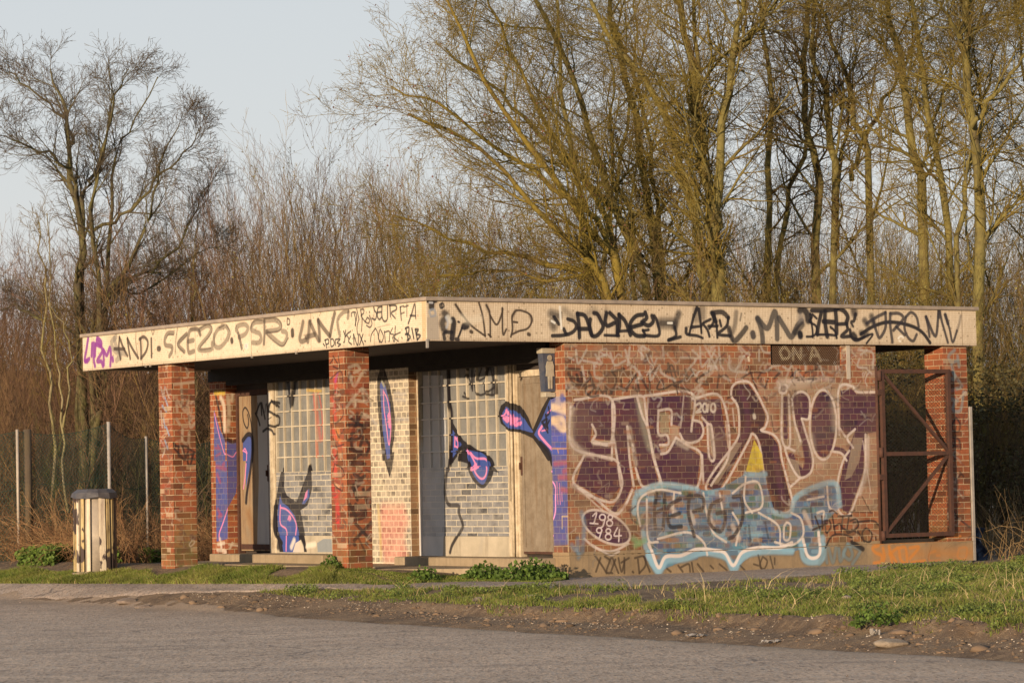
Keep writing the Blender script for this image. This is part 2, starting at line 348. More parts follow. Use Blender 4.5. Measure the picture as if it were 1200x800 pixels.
# old beige and grey over-painting behind the letters
Fl(W, w3, BEI, '470 240 1120 300 1130 800 880 800 700 800 480 720', .45)
Fl(W, w4, BEI, '520 0 900 0 880 200 600 250 520 200 / 1000 0 1135 0 1130 330 900 350 960 200', .4)
Fl(W, w0, BEI, '90 440 130 490 100 540 180 600 240 540 300 545 250 580 130 690 85 640 80 500', .2)
T(W, w1, (.45, .36, .27), 60, '160 450 165 600 190 760 / 600 380 640 600 / 860 600 880 760 1050 800', .5, .6)
T(W, w1, (.42, .33, .25), 50, '300 90 420 60 / 560 100 700 90 / 900 80 1100 60 / 1000 420 1130 500', .25, .8)
T(W, w3, (.42, .33, .25), 60, '60 180 240 210 / 400 460 460 640 / 350 330 450 400 / 980 60 1100 200', .3, .8)
# violet letters
z0 = (645, 387, 2.623)
Fl(W, z0, VIO, '78 218 188 218 186 338 140 334 128 290 122 342 128 348 186 350 186 392 208 408 216 478 181 524 78 470 104 386 128 384 100 372 70 345 66 240/195 215 264 206 280 260 296 300 312 390 331 466 286 476 264 424 252 372 236 300 240 395 250 480 226 530 196 562 188 552 216 500 205 400 190 300', .95)
Fl(W, z0, VIO, '297 206 430 199 430 300 400 296 370 288 368 248 333 250 333 314 360 320 362 340 334 354 340 376 356 374 386 334 460 386 450 476 340 468 322 400 302 300/' + ell(432, 308, 36, 35) + '/436 214 521 211 546 372 492 472 470 466 468 386 458 370 486 378 502 392 484 290 470 300 466 260', .95)
Fl(W, z0, DRK, '558 200 562 178 578 166 608 166 630 195 650 235 662 265 655 295 640 305 680 325 698 350 706 400 736 515 736 545 702 560 680 540 660 440 645 345 622 310 600 345 515 496 482 482 505 440 575 345 585 300 580 235', .95)
T(W, z0, (.10, .035, .07), 16, '585 190 600 230 605 300 560 380 / 690 360 700 440 715 520', .5, .6)
T(W, z0, (.5, .45, .38), 9, '626 262 627 268', .95, .3)
T(W, z0, VIO, 12, '714 178 716 184 / 722 210 723 328', .95)
T(W, z0, VIO, 22, '752 215 770 205 784 222 782 262 / 758 225 765 275 782 340 792 395 786 430 768 436 745 410 740 392', .95)
Fl(W, z0, VIO, ell(838, 290, 36, 101) + '/892 186 925 180 940 196 1003 196 1003 312 965 318 962 430 940 500 915 562 890 546 888 470 905 400 936 308 905 322 890 300', .95)
T(W, z0, VIO, 10, '862 362 898 370 914 392', .9)
for r_ in range(14):      # bricks where the violet went on thicker
    x_ = rng.uniform(805, 995); y_ = 200 + r_ * 18.6 * .5 + rng.uniform(-4, 4)
    if (x_ < 870 and 195 < y_ < 385) or (x_ > 895 and y_ < 315): T(W, z0, (.02, .008, .03), 10, '%f %f %f %f' % (x_ - 14, y_, x_ + 14, y_ - .8), .75, .2)
# grey and pale insides
T(W, z0, (.30, .29, .22), 18, '272 216 288 300 306 360', .6, .6)
Fl(W, z0, (.30, .30, .20), '336 254 364 252 364 314 337 314', .5)
T(W, z0, (.45, .38, .31), 12, '243 302 254 366 262 410 / 490 300 498 350 502 384 / 134 346 186 348 / 390 345 420 360', .6, .5)
T(W, z0, (.42, .35, .28), 18, '66 250 66 345 104 376 / 700 175 760 170 800 160 / 870 200 874 300 / 800 330 815 400 840 410', .45, .7)
Fl(W, z0, BEI, '560 345 590 345 516 470 500 470/745 300 760 300 775 345 760 380/725 390 760 400 770 450 740 480/930 330 960 330 950 400 925 450 905 460', .55)
# pale outlines, drawn double here and there
o5 = 5.5
T(W, z0, OUT, o5, '74 214 190 214 188 398 / 190 212 186 345 130 340 / 128 290 140 318 130 345 186 350 / 62 236 60 340 96 374 184 392 210 408 / 104 384 72 470 182 528 220 480 212 420 / 76 476 130 510 196 562 228 540 252 490 / 196 212 266 202 288 205 / 266 204 282 262 300 304 316 390 336 470 284 480 262 424 / 236 296 244 400 256 478 / 236 296 256 370 / 288 204 300 300 320 396 342 470 / 190 300 206 400 216 478', .88, .25)
T(W, z0, OUT, o5, '290 202 434 194 433 310 / 332 247 370 245 372 290 / 332 247 332 318 358 322 362 350 336 352 / 386 330 362 372 340 380 / 386 330 420 352 464 384 452 480 400 478 340 472 / 436 210 524 206 550 372 494 476 / 398 318 410 340 432 346 458 336 470 312 462 284 436 276 / 466 268 484 288 / 482 290 488 388 504 392 496 300 486 288 / 466 384 470 470', .88, .25)
T(W, z0, OUT, o5, '555 204 558 176 576 160 610 160 634 192 654 232 668 266 660 298 648 308 684 320 704 348 712 400 742 515 742 548 702 566 676 542 656 440 641 348 620 318 604 350 518 500 478 486 500 436 570 342 580 300 576 236 555 204', .88, .25)
T(W, z0, OUT, o5, '706 170 704 190 722 192 726 170 706 166 / 712 200 712 336 736 350 732 200 / 742 212 752 196 776 190 796 212 794 270 772 272 / 742 212 750 280 768 340 / 772 272 786 320 806 390 800 436 766 452 738 412 722 362 750 370 / 738 480 766 455', .88, .25)
T(W, z0, OUT, o5, ell(838, 290, 41, 107) + ' / 888 320 886 180 926 172 944 190 1003 190 / 906 326 888 300 / 936 304 912 330 930 360 / 968 320 966 430 944 504 916 568 884 550 882 470 900 400 918 370 / 866 372 894 378 910 400', .86, .25)
T(W, z0, OUT, 11, '66 340 100 376 130 384 / 70 476 120 508 / 700 160 800 154 840 148 870 156 / 975 330 972 430 950 500', .5, .6)
T(W, z0, (.62, .52, .45), 4, '80 480 190 570 240 520 / 410 200 400 300 / 560 240 566 300 / 960 340 984 500 / 150 390 190 400 / 540 280 546 360 / 300 210 296 300', .5, .4)
# oval with its date
Fl(W, z0, VIO, ell(172, 605, 78, 40, .50), .95)
T(W, z0, OUT, 5, ell(172, 605, 80, 42, .50) + ' / 104 640 140 668 190 678 240 655 / 130 660 180 690 210 680', .75, .35)
T(W, z0, (.62, .52, .50), 3.6, '130 570 142 560 134 592 / 122 592 146 594 / ' + ell(160, 574, 9, 9) + ' / 169 574 162 600 154 606 / ' + ell(184, 574, 7, 7) + ' / ' + ell(182, 592, 9, 9) + ' / ' + ell(150, 614, 8, 8) + ' / 158 614 150 638 / ' + ell(178, 616, 7, 7) + ' / ' + ell(178, 634, 9, 9) + ' / 206 606 196 630 218 630 / 212 612 210 648', .92, .2)
# light blue piece
LB = (.10, .20, .30)
BP = '262 512 300 482 360 472 450 486 480 492 530 482 600 440 660 440 666 482 690 560 736 562 760 506 870 466 892 540 862 572 832 602 830 690 800 708 770 672 740 682 640 672 560 736 520 682 420 702 330 742 300 702 284 620 256 560'
Fl(W, z0, LB, BP, .82)
bx_ = np.array(nums(BP))
def inblue(x, y):
    c = False
    for i in range(len(bx_)):
        (ax, ay), (bx, by) = bx_[i], bx_[(i + 1) % len(bx_)]
        if (ay > y) != (by > y) and x < (bx - ax) * (y - ay) / (by - ay) + ax: c = not c
    return c
for k in range(420):      # single bricks of another tone: paint taken differently, flaked or gone over
    row = rng.randint(0, 14); y = 480 + row * 18.2 + (rng.rand() - .5) * 2; x = rng.uniform(262, 880)
    if not inblue(x, y): continue
    cc = [(.03, .09, .22), (.22, .36, .43), (.28, .15, .07), (.06, .13, .07), (.06, .035, .045), (.10, .24, .30), (.20, .09, .04), (.05, .07, .10)][rng.randint(8)]
    T(W, z0, cc, rng.uniform(8, 13), '%f %f %f %f' % (x - rng.uniform(4, 18), y, x + rng.uniform(4, 18), y - .6), rng.uniform(.35, .8), .25)
T(W, z0, (.26, .42, .50), 12, '258 560 262 514 300 484 360 474 450 488 / 600 442 660 442 / 690 560 736 564 760 508 870 468 890 538 / 284 620 302 700 330 740', .75, .4)
T(W, z0, (.25, .42, .52), 16, '300 690 330 742 356 706 410 702 460 684 500 686 540 700 562 738 590 696 650 680 740 680 / 768 650 776 700 802 712 834 700 836 640', .85, .4)
T(W, z0, (.70, .60, .54), 7.5, '302 655 330 728 352 696 400 692 450 672 500 676 534 684 560 722 588 682 640 668 700 668 742 652 / 776 640 786 688 806 700 826 684 824 620', .93, .25)
T(W, z0, (.66, .57, .50), 5, '276 600 268 548 282 510 330 490 370 494 400 500 / 380 498 376 560 / 296 520 300 640 330 650 / 330 640 420 620 470 650 480 690 / 470 500 480 560 500 620 540 650 / 560 500 600 470 640 470 650 540 600 560 / 600 450 596 520 620 560 / 640 560 700 600 706 660 / 740 560 770 580 776 630 740 660 690 650 / 720 600 726 590 738 600 734 640 718 640 718 600 / 790 520 840 510 / 850 480 856 540 880 560 / 820 560 840 556 836 580 / 560 560 580 600 570 660 / 520 500 530 560', .82, .3)
T(W, z0, (.60, .50, .42), 12, '370 540 390 570 / 430 560 440 590 / 486 560 500 600 / 560 600 580 640 / 780 560 800 600', .55, .5)
BK2 = (.018, .018, .022)
T(W, z0, BK2, 9, '326 500 320 560 322 606 / 322 560 350 548 / 350 505 350 560 346 612 / 398 518 362 544 366 600 402 602 / 362 574 396 562 / 428 504 424 560 442 632 / 420 512 452 508 470 518 468 545 440 556 / 524 520 494 538 488 590 520 618 536 590 534 560 512 562 / 562 512 586 514 590 580 566 628 548 640', .88, .3)
T(W, z0, BK2, 6, '690 500 704 560 / 660 590 670 640 / 800 540 806 600 / 610 600 616 660', .55, .4)
T(W, z0, BK2, 4, '262 540 246 556 250 580 264 590', .7)
T(W, z0, (.16, .3, .13), 13, '255 640 275 652 / 262 660 290 645', .65, .6)
T(W, z0, (.12, .25, .36), 11, '96 560 104 600 98 680 / 66 660 90 690 / 84 640 84 700', .5, .6)
# yellow patch
Fl(W, z0, (.58, .44, .04), '626 336 650 380 656 428 640 436 600 434 612 390', .88)
T(W, z0, (.35, .24, .05), 8, '615 410 640 425 / 628 370 632 400', .55, .5)
for k in range(90):       # gaps in the violet and stray overspray, brick by brick
    x, y = rng.uniform(60, 1000), rng.uniform(215, 560)
    T(W, z0, [(.20, .07, .035), (.30, .12, .05), (.10, .05, .05), (.36, .27, .20)][rng.randint(4)], rng.uniform(4, 11), '%f %f %f %f' % (x - 8, y, x + 8, y - .5), rng.uniform(.2, .5), .5)
# small tags
T(W, w1, (.6, .52, .44), 11, '1000 430 1030 415 1035 445 1005 475 1035 470 / ' + ell(1062, 445, 14, 28) + ' / 1080 470 1085 425 / ' + ell(1118, 445, 15, 28), .85)
T(W, w1, BLK, 15, '150 215 180 280 215 290 / 170 240 210 260 / 205 225 230 290 / 130 185 220 190 / 235 210 245 295 290 250 / 285 200 320 300 345 320 / 130 330 150 310', .8, .35)
T(W, w1, BLK, 12, '440 200 520 190 510 180 / 440 200 470 260 440 340 430 350 / 430 325 540 315 / 500 260 520 330 600 220 / 540 330 560 270 / 600 230 620 330 580 310 / 640 250 690 330 690 220 / 690 220 740 180 / 490 300 500 310', .8, .35)
T(W, w1, BLK, 11, '320 290 265 310 275 355 310 330 320 290 / 265 345 300 370 350 365 / 350 310 330 350 / 350 310 380 350 / 380 340 410 325 / 400 300 405 350 / 430 325 440 350', .85)
T(W, w1, BLK, 10, '770 260 750 290 745 320 790 320 840 290 / 780 260 790 320 / 820 150 860 300 / 800 215 840 160 870 240 / 920 260 860 300 / 930 260 850 290 960 330 / 870 300 880 350', .8)
T(W, w1, BLK, 12, '790 200 870 200 / 815 150 820 210 / 930 190 950 240 990 220 960 180 / 1100 195 1015 250 1010 270 1080 290 1070 270 / 880 170 885 220', .8, .4)
T(W, w3, BLK, 10, '60 310 70 230 80 240 / 70 240 120 230 140 270 / 130 380 150 370 / 220 250 290 210 380 210 / 270 170 300 260 330 330 / 250 210 260 190 / 400 250 380 310 / 330 250 370 200 480 200 440 250 470 215', .75, .35)
T(W, w3, BLK, 10, '550 240 600 190 620 200 / 560 190 570 240 640 240 / 650 210 740 180 720 150 / 600 260 720 250 700 260', .7, .35)
T(W, w3, BLK, 9, '150 560 190 610 / 370 370 400 420 / 420 500 440 600 480 580', .5, .5)
CH = (.45, .40, .35)
T(W, w1, CH, 12, '200 60 215 150 270 60 / 250 130 300 140 370 150 330 90 / 340 120 400 90 430 110 / 430 80 460 160 530 130 / 530 60 560 160 / 560 40 545 160 / 640 120 640 40 690 60 / 700 100 720 160 740 120 / 780 40 790 120 / 900 110 1000 120 950 190 / 1030 40 1040 170 1090 120 / 1080 170 1130 60 / 240 170 260 260 / 320 160 330 240 380 250 / 590 170 640 240 620 250 / 700 160 700 260 760 160', .62, .4)
T(W, w3, CH, 12, '70 40 80 150 100 190 / 140 100 150 190 260 210 / 240 100 180 200 / 0 70 60 190 / 350 30 370 70 420 80 / 340 60 340 130 / 390 200 430 170 480 160 / 500 170 540 190 560 150 / 650 150 650 190 / 740 150 770 230 / 850 140 860 210 / 870 160 880 210 / 920 160 940 220 / 1020 60 1100 80 1100 180 / 1010 120 1000 170 1060 180 / 1060 60 1020 90', .62, .4)
T(W, w3, (.7, .6, .45), 12, '268 110 272 130', .9)
T(W, w3, (.62, .50, .33), 15, '500 110 488 70 515 40 548 70 545 110 505 118 / 575 120 578 45 622 118 628 50 / 690 125 712 42 760 130 / 700 95 742 95 / 905 60 935 50 940 100', .9, .3)
for k in range(300):      # years of smaller scrawls, half washed off
    top = rng.rand() < .55; x, y = rng.uniform(655, 1025), rng.uniform(404, 470) if top else rng.uniform(470, 650); A_ = [(x, y)]
    for j in range(rng.randint(2, 6)): A_.append((A_[-1][0] + rng.uniform(-7, 9), A_[-1][1] + rng.uniform(-9, 9)))
    W.stroke(A_, rng.uniform(.9, 2.4), [(.44, .37, .30), (.40, .33, .26), (.05, .035, .035), (.12, .07, .06), (.50, .45, .40)][rng.randint(5)], rng.uniform(.25, .6) * (1 if top else .6), .5)
for k in range(46):       # pale and sooty clouds
    x, y = rng.uniform(655, 1025), rng.uniform(410, 650); W.stroke([(x, y), (x + rng.uniform(-25, 25), y + rng.uniform(-6, 6))], rng.uniform(8, 22), [(.30, .22, .15), (.07, .045, .035), (.10, .06, .04)][rng.randint(3)], rng.uniform(.08, .24), 1.)
T(W, w1, (.65, .55, .4), 16, '85 80 200 90 / 80 30 200 30', .25, .7)
# tags on the low plinth
T(W, w2, INK, 10, '320 630 370 700 400 750 / 360 650 330 740 / 390 640 420 660 / 430 650 400 740 440 750 / 460 660 430 740 / 440 650 480 750 / 480 650 500 740 520 680 / 520 650 520 750 / 500 680 550 650 / 575 740 580 745 / 610 660 620 750 / 590 650 650 640 660 700 620 750 / 650 640 690 740 / 805 720 830 740 / 880 700 910 740 / 900 710 950 690 960 740 / 970 680 980 740 / 1010 690 1050 740', .75, .3)
T(W, w4, INK, 10, '10 700 30 720 / 70 690 120 730 / 210 700 240 730 / 330 630 350 720 / 300 690 330 700 / 360 640 340 700 370 720 390 670 360 640 / 410 640 430 720 / 440 650 440 690', .7, .3)
T(W, w4, (.17, .24, .26), 22, '780 590 790 680 / 800 580 830 680 850 580 / 870 590 880 670 910 600 / 930 560 960 620 940 660 900 620 930 560 / 930 560 1010 600 960 690 / 770 610 740 690', .7, .5)
T(W, w4, BLK, 10, '715 370 745 450 / 760 370 765 450 / 700 460 790 420 / 810 340 830 330 860 350 / 780 400 790 480 820 440 810 400 780 400 / 830 370 850 490 / 870 370 960 365 / 900 370 890 470 / 840 440 880 420 900 450 950 470 / 940 380 930 480 1000 440 990 390 950 400 / 960 460 1000 480 / 780 580 830 500 900 490 960 510 / 1000 470 1040 530 1080 540 1095 490 1060 450 1030 480 1040 540 / 970 410 1100 400 1140 430 / 1120 510 1122 525', .88)
T(W, w4, BLK, 24, '960 545 1030 590', .9, .3)
T(W, w4, BLK, 8, '950 340 1100 345 / 1090 350 1030 240 / 960 345 980 330', .6)
# ---- step-down plinth and gate threshold (drawn on the concrete base)
ORA = (.55, .19, .03)
PB = Surf('front_base', (1, .04), 1.9, 8.25, -.1, .31)
p6 = (1010, 530, 5.713)
T(PB, p6, ORA, 17, '110 625 70 640 90 670 130 690 125 730 80 740 / 140 640 150 700 140 735 / 180 630 200 735 / 185 680 235 640 / 200 685 230 735 / 245 640 260 720 300 735 290 640 250 640 / 320 640 380 635 320 710 / 330 735 420 725', .75, .6)
T(PB, p6, (.45, .17, .05), 14, '490 660 450 680 450 720 490 725 520 720 / 500 690 520 690 / 650 640 640 700 690 710 700 640 650 640', .55, .7)
T(PB, p6, (.10, .06, .04), 5, '465 620 445 690 440 740', .6)
T(PB, p6, (.45, .17, .03), 70, '120 680 400 680 / 480 660 600 680 720 670', .5, 1)
# ---- porch-side walls: recess at u=2.076, piers at u=1.926
def pp(x, y): return (0, 2.076) if (290 < x < 436 or 492 < x < 648) or 281 < x <= 290 else (0, 1.926)
G = Surf('porch_wall', pp, 0, 8.4, .1, 2.72, 1.4)
g1, g2, g3, g4, g5, g6 = (240, 420, 6.667), (240, 540, 6.154), (380, 400, 5.714), (380, 540, 5.714), (510, 400, 5.714), (510, 540, 5.714)
# far end: blue creature over end pier and door
Fl(G, (0, 0, 1), (.50, .52, .54), '299 462 318 460 318 640 299 640 301 560', .55)  # pale grey over the far column's shadow on the door, lifting its shade by colour
Fl(G, g1, BLU, '72 400 120 560 160 640 160 800 72 800', .95)
T(G, g1, (.30, .03, .06), 16, '80 700 120 705 / 90 760 125 740 / 100 680 110 690', .5, .5)
T(G, g1, BLK, 22, '85 290 115 420 140 560 162 640', .95)
T(G, g1, PNK, 8, '75 430 110 590 150 735 165 745', .95)
T(G, g1, (.55, .38, .05), 26, '80 270 150 270', .8, .5)
T(G, g1, (.6, .52, .4), 34, '125 310 150 380 155 560', .7, .5)
Fl(G, g2, BLU, '78 0 165 0 165 560 85 580', .95)
T(G, g2, (.30, .04, .08), 24, '90 100 110 150 / 85 40 150 60 / 100 400 120 390 / 130 30 140 20 / 95 350 110 380', .55, .5)
T(G, g2, PNK, 10, '165 345 130 450 105 520 105 570', .95)
T(G, g2, (.62, .56, .46), 20, '95 600 140 590 / 90 640 150 650 130 680 / 110 560 120 620', .6, .5)
Fl(G, g1, BLU, '283 650 300 612 345 598 356 620 358 720 350 800 283 800', .95)
T(G, g1, BLK, 30, '283 640 320 595 352 610 358 700 352 800', .95, .15)
T(G, g1, BLK, 12, '355 590 345 500 325 420 300 385 282 420 290 500 315 545 328 500 320 440', .9)
T(G, g1, PNK, 9, '282 720 310 740 310 800 / 290 712 300 705 315 740', .95)
Fl(G, g2, BLU, '283 0 322 0 300 100 283 200', .95)
T(G, g2, BLK, 24, '322 0 312 90 290 230 284 300', .95, .15)
T(G, g2, PNK, 9, '284 20 278 100 265 200', .95)
T(G, g2, (.20, .09, .03), 60, '300 380 330 470 345 590', .55, .8)
T(G, g1, BLK, 16, '380 430 400 470 415 520 / 385 430 420 350 430 440 / 430 350 455 470 / 470 360 490 480 520 350', .9)
T(G, g1, BLK, 16, '575 350 530 340 500 400 540 430 575 470 560 530 500 520 / 530 330 570 380 / 440 570 480 545 530 560 548 590', .9)
T(G, g1, BLK, 9, '400 350 395 430 / 460 360 455 420 / 500 480 530 460', .7)
T(G, g1, BLK, 30, '625 110 645 220 668 380 690 240 705 110', .92, .2)
T(G, g1, BLK, 12, '668 300 668 420', .92)
T(G, g1, (.42, .15, .28), 6, '660 230 662 260', .8)
T(G, g1, (.50, .07, .04), 34, '850 280 865 400 880 540 890 630', .42, .7); T(G, g1, (.50, .07, .04), 16, '880 270 905 420 912 560 905 640 / 840 300 850 420', .5, .5)
T(G, g1, (.50, .07, .04), 10, '915 500 922 790 / 870 640 875 770', .6)
T(G, g1, (.55, .35, .05), 18, '800 250 900 255', .6, .6)
# small blue creature under the far window
Fl(G, g2, BLU, '545 240 560 300 620 340 670 440 690 560 700 645 560 650 560 580 525 520 515 400 530 300', .96, True)
Fl(G, g2, BLK, '562 42 574 90 572 200 592 248 662 296 700 190 740 85 755 12 770 80 774 200 742 318 690 356 712 470 735 600 742 655 545 655 530 560 508 500 510 380 520 230 542 110', .97)
Fl(G, g2, BLU, '542 250 560 300 600 328 650 395 676 500 688 580 694 655 572 655 560 575 530 505 524 380', .97)
Fl(G, g2, (.6, .52, .40), '640 655 660 590 700 565 716 600 722 655', .8)
T(G, g2, BLK, 26, '515 330 512 500 560 590', .95, .15)
T(G, g2, BLK, 18, '548 130 530 280 / 560 60 552 150', .95, .15)
Fl(G, g2, BLU, '700 310 730 230 752 200 755 260 720 310', .95)
Fl(G, g2, PNK, '712 290 725 230 742 205 738 260', .9)
T(G, g2, PNK, 10, '545 320 545 450 590 500 592 645 / 545 335 590 350 635 400 660 460 655 530 / 600 420 612 400 620 415', .95)
T(G, g2, PNK, 26, '610 408 612 415', .8)
Fl(G, g2, (.16, .20, .24), '815 590 860 560 920 560 925 655 820 655', .75)
T(G, g2, (.7, .62, .5), 30, '650 570 630 620 / 740 610 800 600', .7, .5)
T(G, g2, BLK, 30, '700 540 725 600 / 540 570 535 620', .85, .3)
# middle pier: tall leaf
Fl(G, g3, BLK, '383 150 400 170 440 300 462 420 475 520 470 640 455 720 458 800 390 800 372 600 355 400 355 250', .96)
Fl(G, g4, BLK, '388 -60 470 -60 455 50 437 110 422 60', .96)
Fl(G, g3, (.05, .08, .28), '372 300 385 255 410 300 440 420 448 560 440 700 440 780 420 790 392 600', .96)
T(G, g3, (.25, .24, .14), 14, '385 265 400 300', .8)
T(G, g3, PNK, 8, '395 330 400 450 415 560 432 690 442 640 445 540 425 400 400 340 / 425 500 435 480 440 530 425 540', .95)
T(G, g3, PNK, 18, '430 500 435 550 437 570', .8)
T(G, g4, (.60, .10, .07), 60, '400 330 520 330 / 390 400 540 400 / 400 480 520 480 / 400 560 520 570 / 420 640 540 640', .42, .8)
T(G, g4, (.55, .38, .08), 20, '360 300 375 500 380 650 / 560 640 565 680', .45, .8)
T(G, g3, (.28, .27, .28), 18, '470 350 500 350 / 510 355 545 355 / 475 390 540 392 / 480 520 570 520 / 320 520 350 560 / 350 740 400 740 / 500 700 540 700', .5, .4)
T(G, g3, INK, 7, '315 290 312 330 / 318 360 330 400 315 400', .7)
# near recess: black line figure over the window
Fl(G, (0, 0, 1), (.60, .60, .62), '494 440 517 440 521 500 520 560 521 620 520 652 494 652', .68)  # grey paint held inside the corner column's shadow, brightening that shade by colour
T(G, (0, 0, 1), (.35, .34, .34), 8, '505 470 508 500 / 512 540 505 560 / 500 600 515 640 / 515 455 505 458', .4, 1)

T(G, g3, BLK, 26, '822 120 825 250 830 400 845 500 850 800', .9, .2, taper=.3)
T(G, g3, (.30, .26, .18), 8, '825 510 828 600', .6)
T(G, g5, BLK, 12, '78 160 82 260 92 400 100 540 100 800', .95)
Fl(G, g5, BLK, '95 520 130 580 180 660 250 710 360 800 430 880 150 800 160 745 190 720 130 780 95 830', .96)
Fl(G, g5, BLU, '108 590 170 690 130 750 108 780', .95)
T(G, g5, PNK, 9, '122 640 120 705 / 122 640 150 690 / 130 650 148 640 / 150 650 152 710 120 700', .95)
Fl(G, g6, BLK, '185 -95 300 -70 370 -20 392 40 380 110 340 170 310 180 260 140 220 60', .96, True)
Fl(G, g6, BLU, '205 -75 300 -55 360 10 355 80 330 150 300 150 260 100 230 20', .96, True)
T(G, g6, PNK, 10, '210 -80 260 -20 330 -10 345 60 330 110 300 115 265 70 260 20 215 -70 / 260 20 240 60 290 40', .95)
T(G, g6, PNK, 22, '265 30 270 45', .85)
T(G, g6, BLK, 22, '85 10 72 120 66 220 90 290 155 300 160 350 185 430 165 480 120 560 105 610', .93, .2, taper=.15)
T(G, g5, BLK, 22, '95 800 88 860', .95)
T(G, g5, BLK, 11, '190 235 210 225 / 185 345 215 385 / 175 370 205 380 / 215 240 235 300 / 235 200 240 330 / 270 200 250 250 260 340 / 300 180 280 260 330 240 / 345 200 320 330 380 360 385 300 360 180 340 210 / 210 180 215 190 / 260 330 300 360 400 300 / 405 260 408 350', .85)
T(G, g5, BLK, 20, '240 190 235 310 / 345 180 385 200 370 350', .75, .3)
# key-shaped creature over the door and the wall end
Fl(G, g5, BLK, '415 480 430 430 470 400 520 405 570 440 610 510 640 590 700 450 750 360 765 370 760 800 740 800 690 720 640 650 560 610 480 590 430 550', .96)
Fl(G, g5, BLU, '440 480 470 440 520 450 570 500 610 560 640 610 560 590 480 570 445 540', .96, True)
T(G, g5, PNK, 16, '485 460 450 510 500 535 530 500 490 465 500 500 / 530 550 550 520 / 545 560 565 545 / 470 510 540 520', .92, .3)
Fl(G, g5, BLU, '648 625 700 520 750 400 770 370 890 370 890 800 770 800 730 720', .95)
T(G, g5, PNK, 13, '700 570 680 615 720 670 768 722', .95)
T(G, g5, PNK, 8, '700 600 740 590 / 740 480 760 460', .8)
T(G, g5, BLK, 11, '700 540 735 520 720 560 700 540 740 580 / 745 440 750 480 730 500 / 710 560 740 610 / 750 530 735 560 / 725 490 740 590', .9)
Fl(G, g5, (.62, .50, .36), '765 330 880 330 885 380 850 370 850 440 790 470 765 430', .4)
T(G, g5, (.60, .45, .30), 30, '790 440 870 470 / 780 560 840 520 870 580 / 790 530 860 600 / 860 420 870 450', .75, .5)
T(G, g5, BLU, 34, '785 380 790 385 / 850 378 852 385', .9, .4)
T(G, g5, (.05, .08, .36), 40, '790 640 870 640 / 780 720 870 730', .7)
T(G, g5, (.5, .25, .07), 8, '770 715 880 718 / 820 720 825 745', .6)
Fl(G, g6, BLU, '768 -20 885 -20 888 300 890 560 780 570 785 300', .93)
T(G, g6, (.33, .07, .06), 24, '800 20 880 10 / 860 70 885 60 / 830 110 880 110 / 850 190 885 200', .6, .6)
T(G, g6, BLK, 22, '690 -120 745 -60 768 20', .95)
T(G, g6, (.75, .3, .62), 8, '768 70 795 150 805 250 795 380 780 500', .95)
T(G, g6, PNK, 5, '815 140 822 290 / 832 150 838 290 / 848 210 850 270', .75)
T(G, g6, (.5, .38, .2), 8, '850 370 890 370 / 850 370 850 450 / 890 330 890 600', .6)
T(G, g6, (.10, .09, .08), 40, '790 570 870 575', .5, .6)
T(G, g6, (.16, .25, .3), 20, '885 500 900 560', .5, .5)
# stains on plaster and panes
T(G, g6, (.30, .27, .24), 24, '320 520 310 600 / 480 40 470 110', .35, .9)
# ---- columns
ER = Surf('end_pier_return', (1, 7.93), 1.90, 2.10, .1, 2.72, 1.2)
Fl(ER, g1, BLU, '165 640 215 655 285 640 285 800 165 800', .93); T(ER, g1, BLK, 26, '165 625 215 650 285 625', .95)
T(ER, g1, (.5, .42, .3), 30, '180 300 190 420 180 560 / 215 290 215 330', .75, .4); T(ER, g1, (.12, .07, .03), 24, '230 300 225 420 / 180 460 235 480 / 190 540 230 560', .6, .7)
T(ER, g1, PNK, 8, '150 735 215 768 240 740 260 715', .95)
Fl(ER, g2, BLU, '165 0 250 0 235 120 225 230 170 330 165 330', .93); T(ER, g2, PNK, 10, '276 20 240 290', .9); T(ER, g2, BLK, 24, '250 330 250 640', .8, .5)
T(ER, g2, (.34, .12, .04), 14, '180 340 235 345 / 175 385 235 385 / 175 430 235 435 / 180 560 235 560', .6)
T(ER, g2, (.58, .5, .38), 16, '175 600 240 610 / 180 630 200 590', .7, .5)
C1L = Surf('corner_column_left', (0, .08), 1.86, 2.27, 0, 2.72, 1.3); C1F = Surf('corner_column_front', (1, 1.894), .05, .46, 0, 2.72, 1.7)
C2L = Surf('far_column_left', (0, .08), 6.05, 6.46, 0, 2.72); C2F = Surf('far_column_front', (1, 6.086), .05, .46, 0, 2.72, 1.7)
C3F = Surf('gate_column_front', (1, .05), 7.7, 8.25, 0, 2.72, 1.6)
RED = (.50, .03, .035)
T(C1L, g3, RED, 30, '70 240 80 330 / 60 380 75 520 / 60 600 110 700 / 70 740 80 800', .6, .6)
T(C1L, g3, (.55, .22, .05), 34, '90 600 100 660', .6, .7)
T(C1L, g3, (.28, .05, .20), 16, '90 215 75 270', .7, .5)
T(C1L, g4, RED, 34, '70 20 80 120 100 200 / 60 180 75 250 / 85 240 95 430 / 90 300 92 400', .65, .6)
T(C1L, g4, (.7, .55, .3), 16, '70 150 100 170', .5)
T(C1L, g3, BLK, 9, '60 100 90 150 / 95 100 100 180 60 170 / 45 250 110 200 125 280 / 60 120 40 150 / 100 340 70 330 60 380 100 390 110 350 / 120 420 125 500 70 550 60 500 / 50 560 60 700 130 690 / 80 600 100 640 130 590 / 60 650 90 740 60 790 / 120 750 125 800', .75, .3)
T(C1L, g4, BLK, 9, '70 20 120 50 130 100 60 100 70 20 / 60 120 70 160 120 200 125 150 / 80 180 110 190', .75, .3)
T(C1F, g3, (.50, .42, .32), 12, '165 175 215 160 235 190 200 210 / 165 240 185 240 / 165 210 200 300 250 215 / 150 440 250 320 290 400 180 390 / 250 320 265 390 / 210 400 205 440 / 250 480 300 510', .65, .4)
